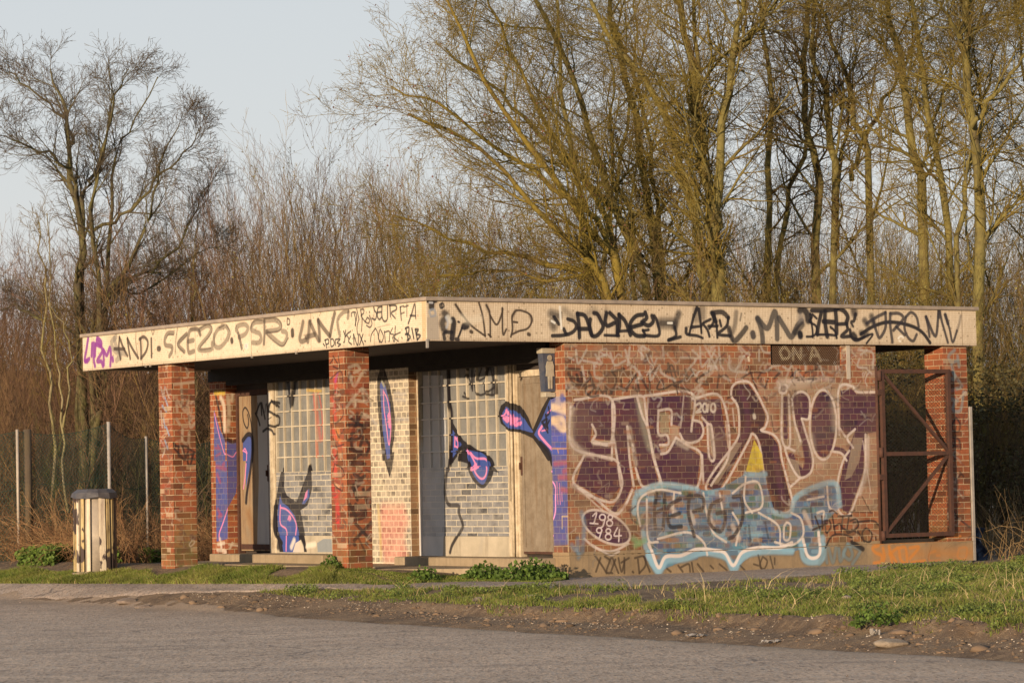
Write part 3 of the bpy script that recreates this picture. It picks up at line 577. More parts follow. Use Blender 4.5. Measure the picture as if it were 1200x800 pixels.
T(C1F, g3, BLK, 12, '150 560 290 560 / 170 510 270 580 / 220 480 215 560 / 250 490 190 600 / 180 620 250 590 230 650 160 660 / 180 650 190 720 250 740 200 790 / 280 660 300 700 280 760 / 170 720 260 760 / 260 640 240 700', .85, .3)
T(C1F, g4, BLK, 13, '180 10 270 20 / 200 90 250 130 210 180 / 270 100 200 150 / 190 180 240 240 310 180 / 200 190 220 260 / 260 190 290 290 310 300 320 260 290 250 / 170 290 210 370 / 210 290 260 350 170 360 / 200 310 260 300 270 370 180 400 / 210 420 310 530 / 315 410 200 530 / 200 555 205 560 / 280 550 285 555', .85, .3)
T(C1F, g4, BLK, 9, '170 20 250 60 220 100 / 180 100 200 200 / 230 520 270 600', .6, .4)
k8 = (170, 410, 3.2)
T(C2L, k8, (.42, .36, .33), 8, '60 140 70 180 75 140 90 180 / 60 230 65 290 / 60 340 75 370 65 400', .6, .4)
T(C2L, k8, (.20, .30, .42), 9, '75 180 85 210 / 65 210 80 230 / 70 260 75 290 / 80 290 90 320 / 75 340 85 370', .7, .4)
T(C2L, k8, (.13, .05, .03), 9, '65 470 72 474 / 90 480 95 484 / 70 510 76 512 / 90 520 95 522 / 68 540 75 545 / 85 555 95 560 / 66 590 76 592 / 75 630 85 640 / 78 690 85 700', .6, .5)
T(C2F, k8, (.42, .33, .24), 7, '110 130 190 120 / 135 130 140 200 / 120 230 120 190 150 230 160 190 160 240 / 118 260 130 280 / 140 300 140 340 160 350 165 310 / 165 250 170 290 190 270', .65, .4)
T(C2F, k8, BLK, 5, '108 350 115 360 / 110 370 145 410 / 125 365 125 400 / 140 360 150 410 130 400 / 160 370 185 385 160 395 / 180 390 170 430 / 185 410 160 410 165 435 185 430 / 110 360 160 365 150 410', .85, .3)
T(C2F, k8, (.16, .15, .06), 40, '150 760 160 640 / 130 700 180 720', .35, 1)
q5 = (1010, 400, 5.713)
T(C3F, q5, (.20, .27, .28), 15, '620 60 580 100 600 140 640 130 / 600 160 620 250 590 250 / 640 100 650 170 / 610 210 670 300 / 600 330 660 310 / 590 380 640 400 / 680 340 660 460 610 460 620 410', .6, .5)
T(C3F, q5, BLK, 9, '630 510 605 560 615 600 650 600 655 550 630 510 / 630 570 625 600 / 600 660 610 700 600 710 / 600 640 650 660 660 720 / 600 700 640 700 / 630 630 620 690 / 580 745 620 760 / 620 740 622 800', .75, .3)
T(C3F, (1010, 530, 5.713), BLK, 9, '590 120 620 180 660 150 / 640 190 640 240 / 655 130 680 160 / 645 330 650 340 / 610 380 625 410 / 615 415 720 500', .75, .3)
T(C3F, (1010, 530, 5.713), ORA, 10, '640 540 620 560 660 560', .6, .5)

for S_, xr_ in ((C1L, (389, 408)), (C1F, (408, 437)), (C2L, (189, 204)), (C2F, (205, 232)), (C3F, (1106, 1138))):
    for k in range(60):
        x, y = rng.uniform(*xr_), rng.uniform(420, 640); A_ = [(x, y)]
        for j in range(rng.randint(2, 5)): A_.append((min(xr_[1], max(xr_[0], A_[-1][0] + rng.uniform(-6, 6))), A_[-1][1] + rng.uniform(-8, 8)))
        S_.stroke(A_, rng.uniform(.8, 1.8), [(.44, .36, .28), (.05, .035, .035), (.12, .06, .05), (.10, .04, .03)][rng.randint(4)], rng.uniform(.25, .6), .5)
for S_ in (C1L, C1F, C2L, C2F, C3F):     # soot-dark and pale single bricks
    for k in range(26):
        r0_ = rng.randint(1, 35) * 14.25 + 4; c0_ = rng.uniform(0, max(1, S_.w - 20)); ww_ = int(rng.choice([18, 40])); y0_ = int(r0_); x0_ = int(c0_)
        cv_ = np.ones((min(11, S_.h - y0_), min(ww_, S_.w - x0_)), np.float32)
        if cv_.size: S_.comp(x0_, y0_, cv_, [(.05, .03, .025), (.09, .05, .03), (.45, .34, .22), (.30, .06, .03)][rng.randint(4)], rng.uniform(.25, .6))
# ------------------------------------------------------------------ wall materials
def paint_over(q, surf, col, mask=None, wear=None):
    """put the spray layer of a wall plane over a colour; mask = joints showing through"""
    uv = q.n('UVMap').outputs[0]
    mp = q.n('Mapping', {'Vector': uv, 'Location': (-surf.s0 / (surf.s1 - surf.s0), -surf.z0 / (surf.z1 - surf.z0), 0),
                         'Scale': (1 / (surf.s1 - surf.s0), 1 / (surf.z1 - surf.z0), 1)})
    if not hasattr(surf, 'img'): surf.img = surf.image()
    im = q.n('TexImage', {'Vector': mp.outputs[0]}); im.image = surf.img; im.extension = 'CLIP'
    a = im.outputs[1]
    wear = q.ramp(q.noise(uv, 34, 4, .7), [(.25, .95 if surf in (G, ER) else .86), (.4, 1)])
    a = q.math('MULTIPLY', a, wear)
    if mask is not None: a = q.math('MULTIPLY', a, mask)
    return q.mix(a, col, im.outputs[0]), a
def brick_mat(name, c1, c2, mortar, surf=None, width=.225, squash=1.0, through=.12, dirt=(.12, .09, .06), wash=None, msize=.0055, grime=.35, moss=0):
    q = NT(name); uv = q.n('UVMap').outputs[0]
    wob = q.n('VectorMath', {0: uv, 1: q.n('VectorMath', {0: q.noise(uv, 9, 2, .5, 1), 1: (.006, .006, 0)}, operation='MULTIPLY').outputs[0]}, operation='ADD').outputs[0]
    b = q.n('TexBrick', {'Vector': wob, 'Scale': 1., 'Mortar Size': msize, 'Mortar Smooth': .35, 'Bias': -.1, 'Brick Width': width, 'Row Height': .075,
                         'Color1': (*c1, 1), 'Color2': (*c2, 1), 'Mortar': (*mortar, 1)})
    b.offset = .5; b.squash = squash; b.squash_frequency = 2
    rb0 = q.n('TexBrick', {'Vector': wob, 'Scale': 1., 'Mortar Size': 0., 'Bias': 0., 'Brick Width': width, 'Row Height': .075, 'Color1': (0, 0, 0, 1), 'Color2': (1, 1, 1, 1), 'Mortar': (1, 1, 1, 1)})
    rb0.offset = .5; rb0.squash = squash; rb0.squash_frequency = 2
    tone = q.ramp(rb0.outputs[0], [(0., .24), (.16, .42), (.30, .85), (.42, 1.0), (.92, 1.0)])
    b0c = q.mix(q.math('SUBTRACT', 1., b.outputs[1]), b.outputs[0], q.mix(1., b.outputs[0], tone, 'MULTIPLY'))
    col = b0c; fac = b.outputs[1]
    col = q.mix(q.ramp(q.noise(uv, 3.1, 5, .7), [(.3, 0), (.75, .55)]), col, (c2[0] * .5, c2[1] * .5, c2[2] * .5))
    n2 = q.noise(uv, 45, 4, .7); col = q.mix(.5, col, q.ramp(n2, [(.25, .25), (.75, .75)]), 'OVERLAY')
    if wash:     # thin old paint wash over bricks and joints
        col = q.mix(q.ramp(q.noise(uv, 5.3, 6, .7), [(.38, 0), (.62, wash[3])]), col, wash[:3])
    if moss:
        z = q.n('SeparateXYZ', {0: q.coord()}).outputs[2]
        mz = q.math('MULTIPLY', q.ramp(q.math('ADD', z, q.math('MULTIPLY', q.noise(uv, 4, 3), .5)), [(.3, 1), (1., 0)]), q.ramp(q.noise(uv, 11, 4), [(.35, 0), (.6, moss)]))
        col = q.mix(mz, col, (.10, .10, .03))
    if surf is not None:
        rb = q.n('TexBrick', {'Vector': wob, 'Scale': 1., 'Mortar Size': 0., 'Bias': 0., 'Brick Width': width, 'Row Height': .075, 'Color1': (.62, .62, .62, 1), 'Color2': (1, 1, 1, 1), 'Mortar': (1, 1, 1, 1)})
        rb.offset = .5; rb.squash = squash; rb.squash_frequency = 2
        msk = q.math('MULTIPLY', q.math('SUBTRACT', 1., q.math('MULTIPLY', fac, through)), q.math('POWER', rb.outputs[0], .55))
        col, a = paint_over(q, surf, col, msk)
    col = q.mix(q.ramp(q.noise(q.coord(), 2.2, 7, .72), [(.48, 0), (.8, grime)]), col, dirt)
    q.base(col); q.b.inputs['Roughness'].default_value = .82
    h = q.math('SUBTRACT', q.math('MULTIPLY', n2, .3), fac)
    q.bump(h, .55, .006); return q.mat
def plaster_mat(name, c1, c2, surf=None, scale=3., stain=(.16, .12, .08), rough=.8, wear=.6, vertical=True):
    q = NT(name); uv = q.n('UVMap').outputs[0]; co = q.coord()
    col = q.mix(q.ramp(q.noise(co, scale, 7, .7), [(.35, 0), (.65, 1)]), c1, c2)
    if vertical:
        st = q.n('Mapping', {'Vector': co, 'Scale': (9, 9, .7)}).outputs[0]
        col = q.mix(q.ramp(q.noise(st, 1.6, 5, .7), [(.5, 0), (.72, wear)]), col, stain)
    if surf is not None: col, a = paint_over(q, surf, col)
    q.base(col); q.b.inputs['Roughness'].default_value = rough
    q.bump(q.noise(co, 30, 5, .7), .35, .008); return q.mat

k_ = int((6.68 - 1.9) * PPM); hz = int(.31 * PPM); oz = int(.1 * PPM)      # letters of the wall run on over the cement base
_a = W.buf[:hz, :k_]; _b = PB.buf[oz:oz + hz, :k_][:_a.shape[0]]; _m = _a[..., 3:4]
_b[..., :3] = _a[..., :3] * _m + _b[..., :3] * (1 - _m); _b[..., 3:4] = np.maximum(_m, _b[..., 3:4])
RB1, RB2, MOR = (.42, .135, .047), (.21, .057, .029), (.50, .37, .22)
m_wall = brick_mat('red_brick_sprayed', RB1, RB2, MOR, W, squash=.5, moss=.45, grime=.45, wash=(.28, .19, .115, .42), through=.24)
m_brick = brick_mat('red_brick', RB1, RB2, MOR, squash=.5)
mC1L = brick_mat('column_brick_a', RB1, RB2, MOR, C1L, moss=.5); mC1F = brick_mat('column_brick_b', RB1, RB2, MOR, C1F, moss=.5)
mC2L = brick_mat('column_brick_c', RB1, RB2, MOR, C2L, moss=.6); mC2F = brick_mat('column_brick_d', RB1, RB2, MOR, C2F, moss=.9)
mC3F = brick_mat('column_brick_e', RB1, RB2, MOR, C3F, moss=.3); mC3L = brick_mat('column_brick_f', RB1, RB2, MOR, moss=.8)
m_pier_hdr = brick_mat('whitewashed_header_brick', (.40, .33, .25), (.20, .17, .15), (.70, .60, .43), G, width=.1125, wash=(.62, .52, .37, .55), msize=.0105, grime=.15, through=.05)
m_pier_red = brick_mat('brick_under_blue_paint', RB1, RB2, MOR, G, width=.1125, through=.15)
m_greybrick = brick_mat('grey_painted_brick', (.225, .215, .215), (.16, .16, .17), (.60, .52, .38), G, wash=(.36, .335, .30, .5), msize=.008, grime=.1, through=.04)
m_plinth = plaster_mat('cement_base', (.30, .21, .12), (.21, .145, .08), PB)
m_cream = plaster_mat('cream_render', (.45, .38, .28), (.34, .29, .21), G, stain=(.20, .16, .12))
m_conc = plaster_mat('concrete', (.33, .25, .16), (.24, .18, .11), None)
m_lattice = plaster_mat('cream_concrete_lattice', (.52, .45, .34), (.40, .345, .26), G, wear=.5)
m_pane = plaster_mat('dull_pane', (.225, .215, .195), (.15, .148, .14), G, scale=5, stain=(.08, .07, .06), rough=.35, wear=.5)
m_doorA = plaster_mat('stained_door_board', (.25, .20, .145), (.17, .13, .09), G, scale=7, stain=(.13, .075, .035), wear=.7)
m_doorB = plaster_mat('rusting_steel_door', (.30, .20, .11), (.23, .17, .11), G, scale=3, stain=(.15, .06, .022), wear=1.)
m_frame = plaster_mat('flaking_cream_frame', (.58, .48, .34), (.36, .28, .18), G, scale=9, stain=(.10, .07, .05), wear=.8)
m_rust = simple_mat('rusty_steel', (.095, .040, .025), (.050, .027, .020), 14, .8, lo=.3, hi=.7)
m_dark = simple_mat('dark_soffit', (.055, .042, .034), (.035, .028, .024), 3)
m_zinc = simple_mat('dull_zinc', (.34, .30, .26), (.24, .21, .18), 8, .6)
m_coping = simple_mat('weathered_coping', (.33, .26, .20), (.24, .19, .15), 9, .8)
m_roof = simple_mat('roof_felt', (.10, .09, .08), (.07, .065, .05), 2)
def mosaic_mat(name, surf, c1, c2):
    q = NT(name); uv = q.n('UVMap').outputs[0]
    b = q.n('TexBrick', {'Vector': uv, 'Scale': 1., 'Mortar Size': .0016, 'Mortar Smooth': .2, 'Bias': 0., 'Brick Width': .024, 'Row Height': .024,
                         'Color1': (*c1, 1), 'Color2': (*c2, 1), 'Mortar': (.26, .15, .08, 1)}); b.offset = 0
    col = q.mix(q.ramp(q.noise(uv, 1.3, 6, .7), [(.45, 0), (.75, .5)]), b.outputs[0], (.38, .27, .17))
    st = q.n('Mapping', {'Vector': uv, 'Scale': (7, .9, 1)}).outputs[0]
    col = q.mix(q.ramp(q.noise(st, 1.7, 5, .7), [(.55, 0), (.8, .4)]), col, (.24, .16, .10))
    tl = q.n('TexBrick', {'Vector': uv, 'Scale': 1., 'Mortar Size': 0., 'Bias': 0., 'Brick Width': .024, 'Row Height': .024, 'Color1': (0, 0, 0, 1), 'Color2': (1, 1, 1, 1), 'Mortar': (0, 0, 0, 1)}); tl.offset = 0
    col = q.mix(q.ramp(tl.outputs[0], [(.975, 0), (.985, .4)]), col, (.12, .08, .05)); col = q.mix(q.ramp(tl.outputs[0], [(.0, .35), (.12, 0)]), col, (.40, .30, .19))
    jn = q.math('PINGPONG', q.math('ADD', q.n('SeparateXYZ', {0: uv}).outputs[0], .3), .7); col = q.mix(q.ramp(jn, [(.0, .8), (.010, 0)]), col, (.20, .13, .08))
    z = q.n('SeparateXYZ', {0: uv}).outputs[1]
    edge = q.math('MULTIPLY', q.ramp(q.math('SUBTRACT', z, 2.70), [(.0, 1), (.07, 0)]), q.noise(uv, 12, 4))
    col = q.mix(edge, col, (.16, .10, .06))
    col, a = paint_over(q, surf, col); q.base(col)
    q.b.inputs['Roughness'].default_value = .45; q.bump(b.outputs[1], -.25, .002); return q.mat
m_mosL = mosaic_mat('cream_mosaic_porch_side', FA, (.76, .65, .47), (.68, .56, .40)); m_mosR = mosaic_mat('cream_mosaic_front', FB, (.70, .58, .42), (.62, .50, .35))
m_mos = simple_mat('cream_mosaic_plain', (.5, .4, .28))

# ------------------------------------------------------------------ the graffiti-covered toilet block
B = empty('toilet_block', (BX, BY, 0), TH, 'flat-roofed brick toilet block covered in graffiti, cream tiled fascia on brick columns', 'building')
LU, LV, H, HT = 8.34, 8.37, 2.721, 3.168
fa = MB(); fa.box(0, .09, 0, LV, H, HT); fa.box(.09, LU, 0, .09, H, HT)
fa.box(LU - .09, LU, .09, LV, H, HT); fa.box(.09, LU - .09, LV - .09, LV, H, HT)
fascia = fa.build('fascia', [m_mosL, m_mosR, m_mos], B, pick=lambda n, c: 0 if n.x < -.9 and c.x < .05 else 1 if n.y < -.9 and c.y < .05 else 2)
MB().box(-.03, LU + .035, -.03, LV + .03, HT, 3.213, bev=.006).build('coping', m_coping, fascia)
for v in (2.85, 3.9, 6.5, 6.62): MB().box(-.004, .02, v, v + .012, 2.70, 2.742).build('drip_clip', m_zinc, fascia)      # little drips hanging under the edge
MB().box(-.012, .012, -.012, .012, 2.64, 2.74).build('drip_clip', m_zinc, fascia)
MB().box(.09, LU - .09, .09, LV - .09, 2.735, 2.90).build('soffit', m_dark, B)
MB().box(.2, LU - .2, .2, LV - .2, 3.213, 3.222).build('roof_felt', m_roof, B)
# columns
for nm, L_, F_, (u0, u1, v0, v1) in (('a', mC1L, mC1F, (.08, .425, 1.894, 2.239)), ('b', mC2L, mC2F, (.08, .425, 6.086, 6.431)), ('c', mC3L, mC3F, (7.80, 8.215, .05, .395))):
    z0 = -.12 if nm != 'c' else .262
    MB().box(u0, u1, v0, v1, z0, 2.735, bev=.006).build('brick_column', [L_, F_, m_brick], B, pick=lambda n, c: 0 if n.x < -.9 else 1 if n.y < -.9 else 2)
MB().box(7.80, 8.215, 7.9, 8.28, 0, 2.735).build('brick_column', m_brick, B)
# front wall with its air brick opening
UE = 6.68
fw = MB(); fw.box(1.926, 5.0, .05, .345, .30, 2.735); fw.box(5.0, 6.12, .05, .345, .30, 2.47); fw.box(6.12, UE, .05, .345, .30, 2.735)
fw.build('front_wall', [m_wall, m_pier_red, m_brick], B, pick=lambda n, c: 0 if n.y < -.9 else 1 if n.x < -.9 and c.x < 2 else 2)
MB().box(1.915, 8.225, .038, .36, -.15, .262, bev=.008).box(1.915, UE + .01, .040, .36, .262, .302, bev=.004).build('cement_base', m_plinth, B)
MB().box(5.0, 6.12, .14, .345, 2.47, 2.735).build('vent_back', m_dark, B)
vg = MB()                                          # expanded metal over the vent
nx, nz = 38, 8
for k in range(-nz, nx + nz):
    for sgn in (1, -1):
        a0 = 5.0 + k * 1.12 / nx; a1 = a0 + sgn * nz * 1.12 / nx * .9
        z0_, z1_ = 2.475, 2.73
        lo, hi = 5.0, 6.12
        t0 = 0. if lo <= a0 <= hi else ((lo if a0 < lo else hi) - a0) / (a1 - a0); t1 = 1. if lo <= a1 <= hi else ((lo if a1 < lo else hi) - a0) / (a1 - a0)
        if t1 > t0 >= 0 and t1 <= 1: vg.bar((a0 + (a1 - a0) * t0, .075, z0_ + (z1_ - z0_) * t0), (a0 + (a1 - a0) * t1, .075, z0_ + (z1_ - z0_) * t1), .004, .007, (0, 1, 0))
m_ventm = plaster_mat('vent_mesh_metal', (.13, .075, .045), (.09, .055, .04), None)
q = NT('vent_mesh_sprayed'); uvv = q.n('UVMap').outputs[0]; q.base(paint_over(q, W, q.mix(.5, (.16, .09, .05), (.10, .06, .04)))[0]); m_ventm = q.mat
vent = vg.build('vent_grille', m_ventm, B)
MB().box(6.20, 6.26, .044, .052, 2.30, 2.735).build('white_strip', simple_mat('old_white_strip', (.5, .42, .34), (.4, .33, .26)), B)
# other walls
MB().box(UE - .225, UE, .345, 8.1, .0, 2.735).box(2.35, UE - .225, 7.9, 8.1, 0, 2.735).build('rear_wall', m_brick, B)
RU, PU = 2.076, 1.926
MB().box(PU, 2.3, 3.37, 5.0, .13, 2.735).build('header_brick_pier', [m_pier_hdr, brick_mat('stained_brown_brick', (.34, .19, .09), (.20, .11, .06), (.44, .32, .18), None, grime=.4), m_brick], B, pick=lambda n, c: 0 if n.x < -.9 else 1 if n.y < -.9 else 2); MB().box(2.04, 2.09, 3.33, 3.368, .236, 2.735).build('window_jamb', m_frame, B, uvax=0)
MB().box(PU, 2.3, 7.93, 8.37, .13, 2.735).build('end_pier', [m_pier_red, m_brick, brick_mat('brick_return_sprayed', RB1, RB2, MOR, ER)], B, pick=lambda n, c: 0 if n.x < -.9 else 2 if n.y < -.9 else 1)
# added dark strips standing in for deep shade along the porch wall head
MB().box(1.895, 1.924, .38, 8.36, 2.57, 2.735).build('head_shade_strip', simple_mat('painted_head_shade', (.022, .019, .016), (.035, .029, .024), 6), B)
for v0_, v1_ in ((.38, 3.365), (5.005, 7.925)): MB().box(1.926, 2.06, v0_, v1_, 2.51, 2.735).build('head_shade_strip', bpy.data.materials['painted_head_shade'], B)
# ground slab, steps
MB().prism([(1., 8.4), (1., 2.7), (.42, 1.92), (1.2, .75), (1.6, .12), (1.92, .12), (1.92, .30), (2.3, .37), (2.3, 8.4)], 2, -.25, .135).build('porch_slab', m_conc, B)
MB().box(1.66, 2.3, .3, 3.37, .0, .235, bev=.012).build('door_step', m_conc, B)
MB().box(1.62, 2.3, 5.0, 7.1, .0, .245, bev=.012).box(1.78, 2.3, 7.1, 8.2, .0, .235, bev=.012).build('door_step', m_conc, B)
# recessed walls: window bay and door, mirrored at both ends
def bay(w0_, w1_, d0, d1, door_mat, hinge_side):
    MB().box(RU, 2.3, w0_, w1_, .48, 1.31).build('painted_brick_wall', m_greybrick, B); MB().box(RU, 2.3, w0_, w1_, 2.525, 2.735).build('lintel', m_conc, B)
    MB().box(RU - .012, 2.3, w0_, w1_, .235, .478).build('rendered_base', m_cream, B, uvax=0)
    win = MB()
    n = 9; pw = (w1_ - w0_ - .06) / n; prh = .202
    for i in range(n + 1):
        a = w0_ + .03 + i * pw; win.box(RU - .006, RU + .04, a - .011, a + .011, 1.31, 2.525)
    for j in range(7):
        z = 1.31 + j * prh
        for i in range(n):
            a = w0_ + .03 + i * pw; win.box(RU - .004, RU + .038, a + .011, a + pw - .011, max(1.31, z - .009), min(2.525, z + .009))
    wn = win.build('window', m_lattice, B, uvax=0)
    pn = MB()
    for i in range(n):
        for j in range(6):
            a = w0_ + .03 + i * pw + .013; z = 1.31 + j * prh + .010; dd = random.uniform(0, .008)
            pn.box(RU + .016 + dd, RU + .03 + dd, a, a + pw - .026, z, z + prh - .020)
    pn.build('pane', m_pane, wn, uvax=0)
    MB().box(RU + .05, 2.3, w0_, w1_, 1.31, 2.525).build('window_back', m_dark, wn)
    # cream post between window and door
    p0, p1 = (d1, w0_) if hinge_side > 0 else (w1_, d0)
    MB().box(RU - .02, 2.3, p0, p1, .236, 2.735, bev=.006).build('door_post', m_frame, B, uvax=0)
    leaf = MB(); leaf.box(RU + .03, RU + .07, d0 + .045, d1 - .045, .27, 2.36)
    dr = leaf.build('door', door_mat, B, uvax=0)
    tr = MB()
    for a in (d0 + .06, d1 - .12): tr.box(RU + .018, RU + .032, a, a + .05, .3, 2.34)
    for z in (.3, 2.28): tr.box(RU + .018, RU + .032, d0 + .11, d1 - .12, z, z + .05)
    if hinge_side > 0: tr.build('door_moulding', door_mat, dr, uvax=0)
    else: MB().box(RU + .016, RU + .031, d0 + .06, d1 - .06, .29, .36).build('kick_plate', m_rust, dr); tr.bm.free()
    MB().box(RU + .024, RU + .036, d0 + .07, d1 - .07, .272, .345).build('rusted_edge', m_rust, dr) if hinge_side > 0 else None
    fr = MB()
    fr.box(RU, RU + .09, d0, d0 + .045, .236, 2.44).box(RU, RU + .09, d1 - .045, d1, .236, 2.44).box(RU, RU + .09, d0 + .045, d1 - .045, 2.365, 2.44)
    fr.build('door_frame', m_frame if hinge_side > 0 else m_rust, B, uvax=0)
    MB().box(RU + .1, 2.3, d0, d1, .236, 2.44).box(RU + .02, 2.3, d0, d1, 2.44, 2.735).build('transom', m_dark, B)
    hx = d1 - .07 if hinge_side > 0 else d0 + .08
    MB().box(RU + .012, RU + .03, hx - .02, hx + .02, 1.2, 1.42, bev=.004).box(RU - .02, RU + .012, hx - .008, hx + .008, 1.27, 1.35, bev=.003).build('door_handle', m_rust, dr)
random.seed(3)
bay(1.44, 3.37, .36, 1.27, m_doorA, 1)
bay(5.0, 6.88, 7.04, 7.93, m_doorB, -1)
MB().box(RU - .02, 2.3, .345, .36, .236, 2.735).build('door_jamb', m_frame, B, uvax=0)
# thin pipes on the near door post
MB().tube([(RU - .05, 1.30, .24), (RU - .05, 1.30, 2.7)], .018).tube([(RU - .045, 1.36, .9), (RU - .045, 1.36, 2.7)], .012).build('pipe', m_frame, B, uvax=0)
# toilet sign on the wall end
m_sblue = simple_mat('faded_sign_blue', (.045, .055, .085), (.085, .085, .10), 12, .5); m_swht = simple_mat('sign_cream', (.40, .35, .26), (.30, .25, .18), 12, .6)
sg = MB().prism([(1.745, 2.66), (1.92, 2.66), (1.92, 2.16), (1.78, 2.16)], 1, .24, .335).build('toilet_sign', m_sblue, B)
MB().box(1.735, 1.922, .23, .342, 2.60, 2.665, bev=.005).build('sign_edging', m_swht, sg); MB().box(1.775, 1.922, .235, .338, 2.095, 2.15, bev=.005).build('sign_edging', m_swht, sg)
wq = MB(); wc = 1.845
ring = [(wc + .030 * math.cos(a), 2.548 + .034 * math.sin(a)) for a in np.linspace(0, 2 * math.pi, 13)[:-1]]
wq.prism(ring, 1, .228, .240)
wq.prism([(wc - .035, 2.51), (wc + .035, 2.51), (wc + .055, 2.45), (wc + .05, 2.40), (wc + .058, 2.335), (wc - .058, 2.335), (wc - .05, 2.40), (wc - .055, 2.45)], 1, .228, .240)
wq.prism([(wc - .03, 2.335), (wc - .004, 2.335), (wc - .008, 2.19), (wc - .026, 2.19)], 1, .228, .240)
wq.prism([(wc + .004, 2.335), (wc + .03, 2.335), (wc + .026, 2.19), (wc + .008, 2.19)], 1, .228, .240)
wq.build('woman_symbol', m_swht, sg)
# sheet edge strip by the gate column
MB().box(8.225, 8.26, .03, .06, .0, 1.95).build('edge_strip', m_zinc, B)
# gate
gm = Matrix.Translation((6.75, .028, 0)) @ Matrix.Rotation(R_(-1.5), 4, 'Z')
def G3(x, z, y=0): return gm @ Vector((x, y, z))
gw, gz0, gz1, gzm = 1.08, .335, 2.42, 1.37
t = .05
gt = MB()
for a, b in (((0, gz0), (0, gz1)), ((gw, gz0), (gw, gz1))): gt.bar(G3(*a), G3(*b), t, t, (0, 1, 0))
for z in (gz0 + .025, gzm, gz1 - .025): gt.bar(G3(.026, z), G3(gw - .026, z), t, t * .9, (0, 1, 0))
gate = gt.build('gate', m_rust, B)
MB().bar(G3(.03, gz1 - .07), G3(gw - .03, gzm + .03), .035, .03, (0, 1, 0)).bar(G3(.03, gz0 + .07, .002), G3(gw - .03, gzm - .03, .002), .035, .03, (0, 1, 0)).build('gate_brace', m_rust, gate)
gw_ = MB(); step = .062
def clipseg(a, b, x0, x1, z0, z1):
    (ax, az), (bx, bz) = a, b; t0, t1 = 0., 1.
    for p, q_ in ((-(bx - ax), ax - x0), (bx - ax, x1 - ax), (-(bz - az), az - z0), (bz - az, z1 - az)):
        if p == 0: continue
        r = q_ / p
        if p < 0: t0 = max(t0, r)
        else: t1 = min(t1, r)
    return (t0, t1) if t0 < t1 else None
for k in range(-60, 60):
    for sgn in (1, -1):
        x = k * step; a = (x, gz0); b = (x + sgn * 3.2, gz0 + 2.3)
        c_ = clipseg(a, b, .03, gw - .03, gz0 + .05, gz1 - .05)
        if c_:
            P0 = [a[i] + (b[i] - a[i]) * c_[0] for i in (0, 1)]; P1 = [a[i] + (b[i] - a[i]) * c_[1] for i in (0, 1)]
            gw_.bar(G3(P0[0], P0[1], .012 * sgn), G3(P1[0], P1[1], .012 * sgn), .0024, .0024, (0, 1, 0))
gw_.build('gate_mesh', simple_mat('dark_mesh_wire', (.06, .045, .035)), gate)
MB().tube([G3(-.07, .27, .02), G3(-.07, 2.46, .02)], .022).box(6.66, 6.75, .0, .045, 1.05, 1.12).box(6.66, 6.75, .0, .045, 2.1, 2.17).build('gate_post', m_rust, B)
for z in (.30, 1.33, 2.28): MB().tube([G3(-.045, z, -.01), G3(-.045, z + .12, -.01)], .03).build('hinge', m_rust, gate)
MB().box(6.69, 7.80, .30, .345, .262, .30).build('threshold', m_conc, B)
# ------------------------------------------------------------------ ground, path, road
NR = np.random.RandomState(11)
def sst(x, a, b): t_ = np.clip((x - a) / (b - a), 0, 1); return t_ * t_ * (3 - 2 * t_)
def vnoise(x, y, s=1., seed=0):                     # smooth value noise
    x = np.asarray(x, float) * s + seed * 17.3; y = np.asarray(y, float) * s + seed * 9.1
    xi, yi = np.floor(x).astype(np.int64), np.floor(y).astype(np.int64); fx, fy = x - xi, y - yi
    fx = fx * fx * (3 - 2 * fx); fy = fy * fy * (3 - 2 * fy)
    def hsh(a, b):
        n = (a * 374761393 + b * 668265263 + seed * 1013) & 0xffffffff; n = ((n ^ (n >> 13)) * 1274126177) & 0xffffffff
        return ((n ^ (n >> 16)) & 0xffff) / 65535.
    return (hsh(xi, yi) * (1 - fx) + hsh(xi + 1, yi) * fx) * (1 - fy) + (hsh(xi, yi + 1) * (1 - fx) + hsh(xi + 1, yi + 1) * fx) * fy
E0 = np.array([0., 29.3]); ED = np.array([.5, -.866]); EN = np.array([.866, .5])        # road edge line: runs towards the camera on the right
def dist_road(x, y): return (x - E0[0]) * EN[0] + (y - E0[1]) * EN[1]
def edge_off(a): return .18 * (vnoise(a, a * 0, .8, 3) - .5) + .10 * (vnoise(a, a * 0, 2.7, 4) - .5)
ROADZ = -.25
def lip_off(a): return .30 * (vnoise(a, a * 0, 1.1, 13) - .5) + .16 * (vnoise(a, a * 0, 4., 14) - .5)
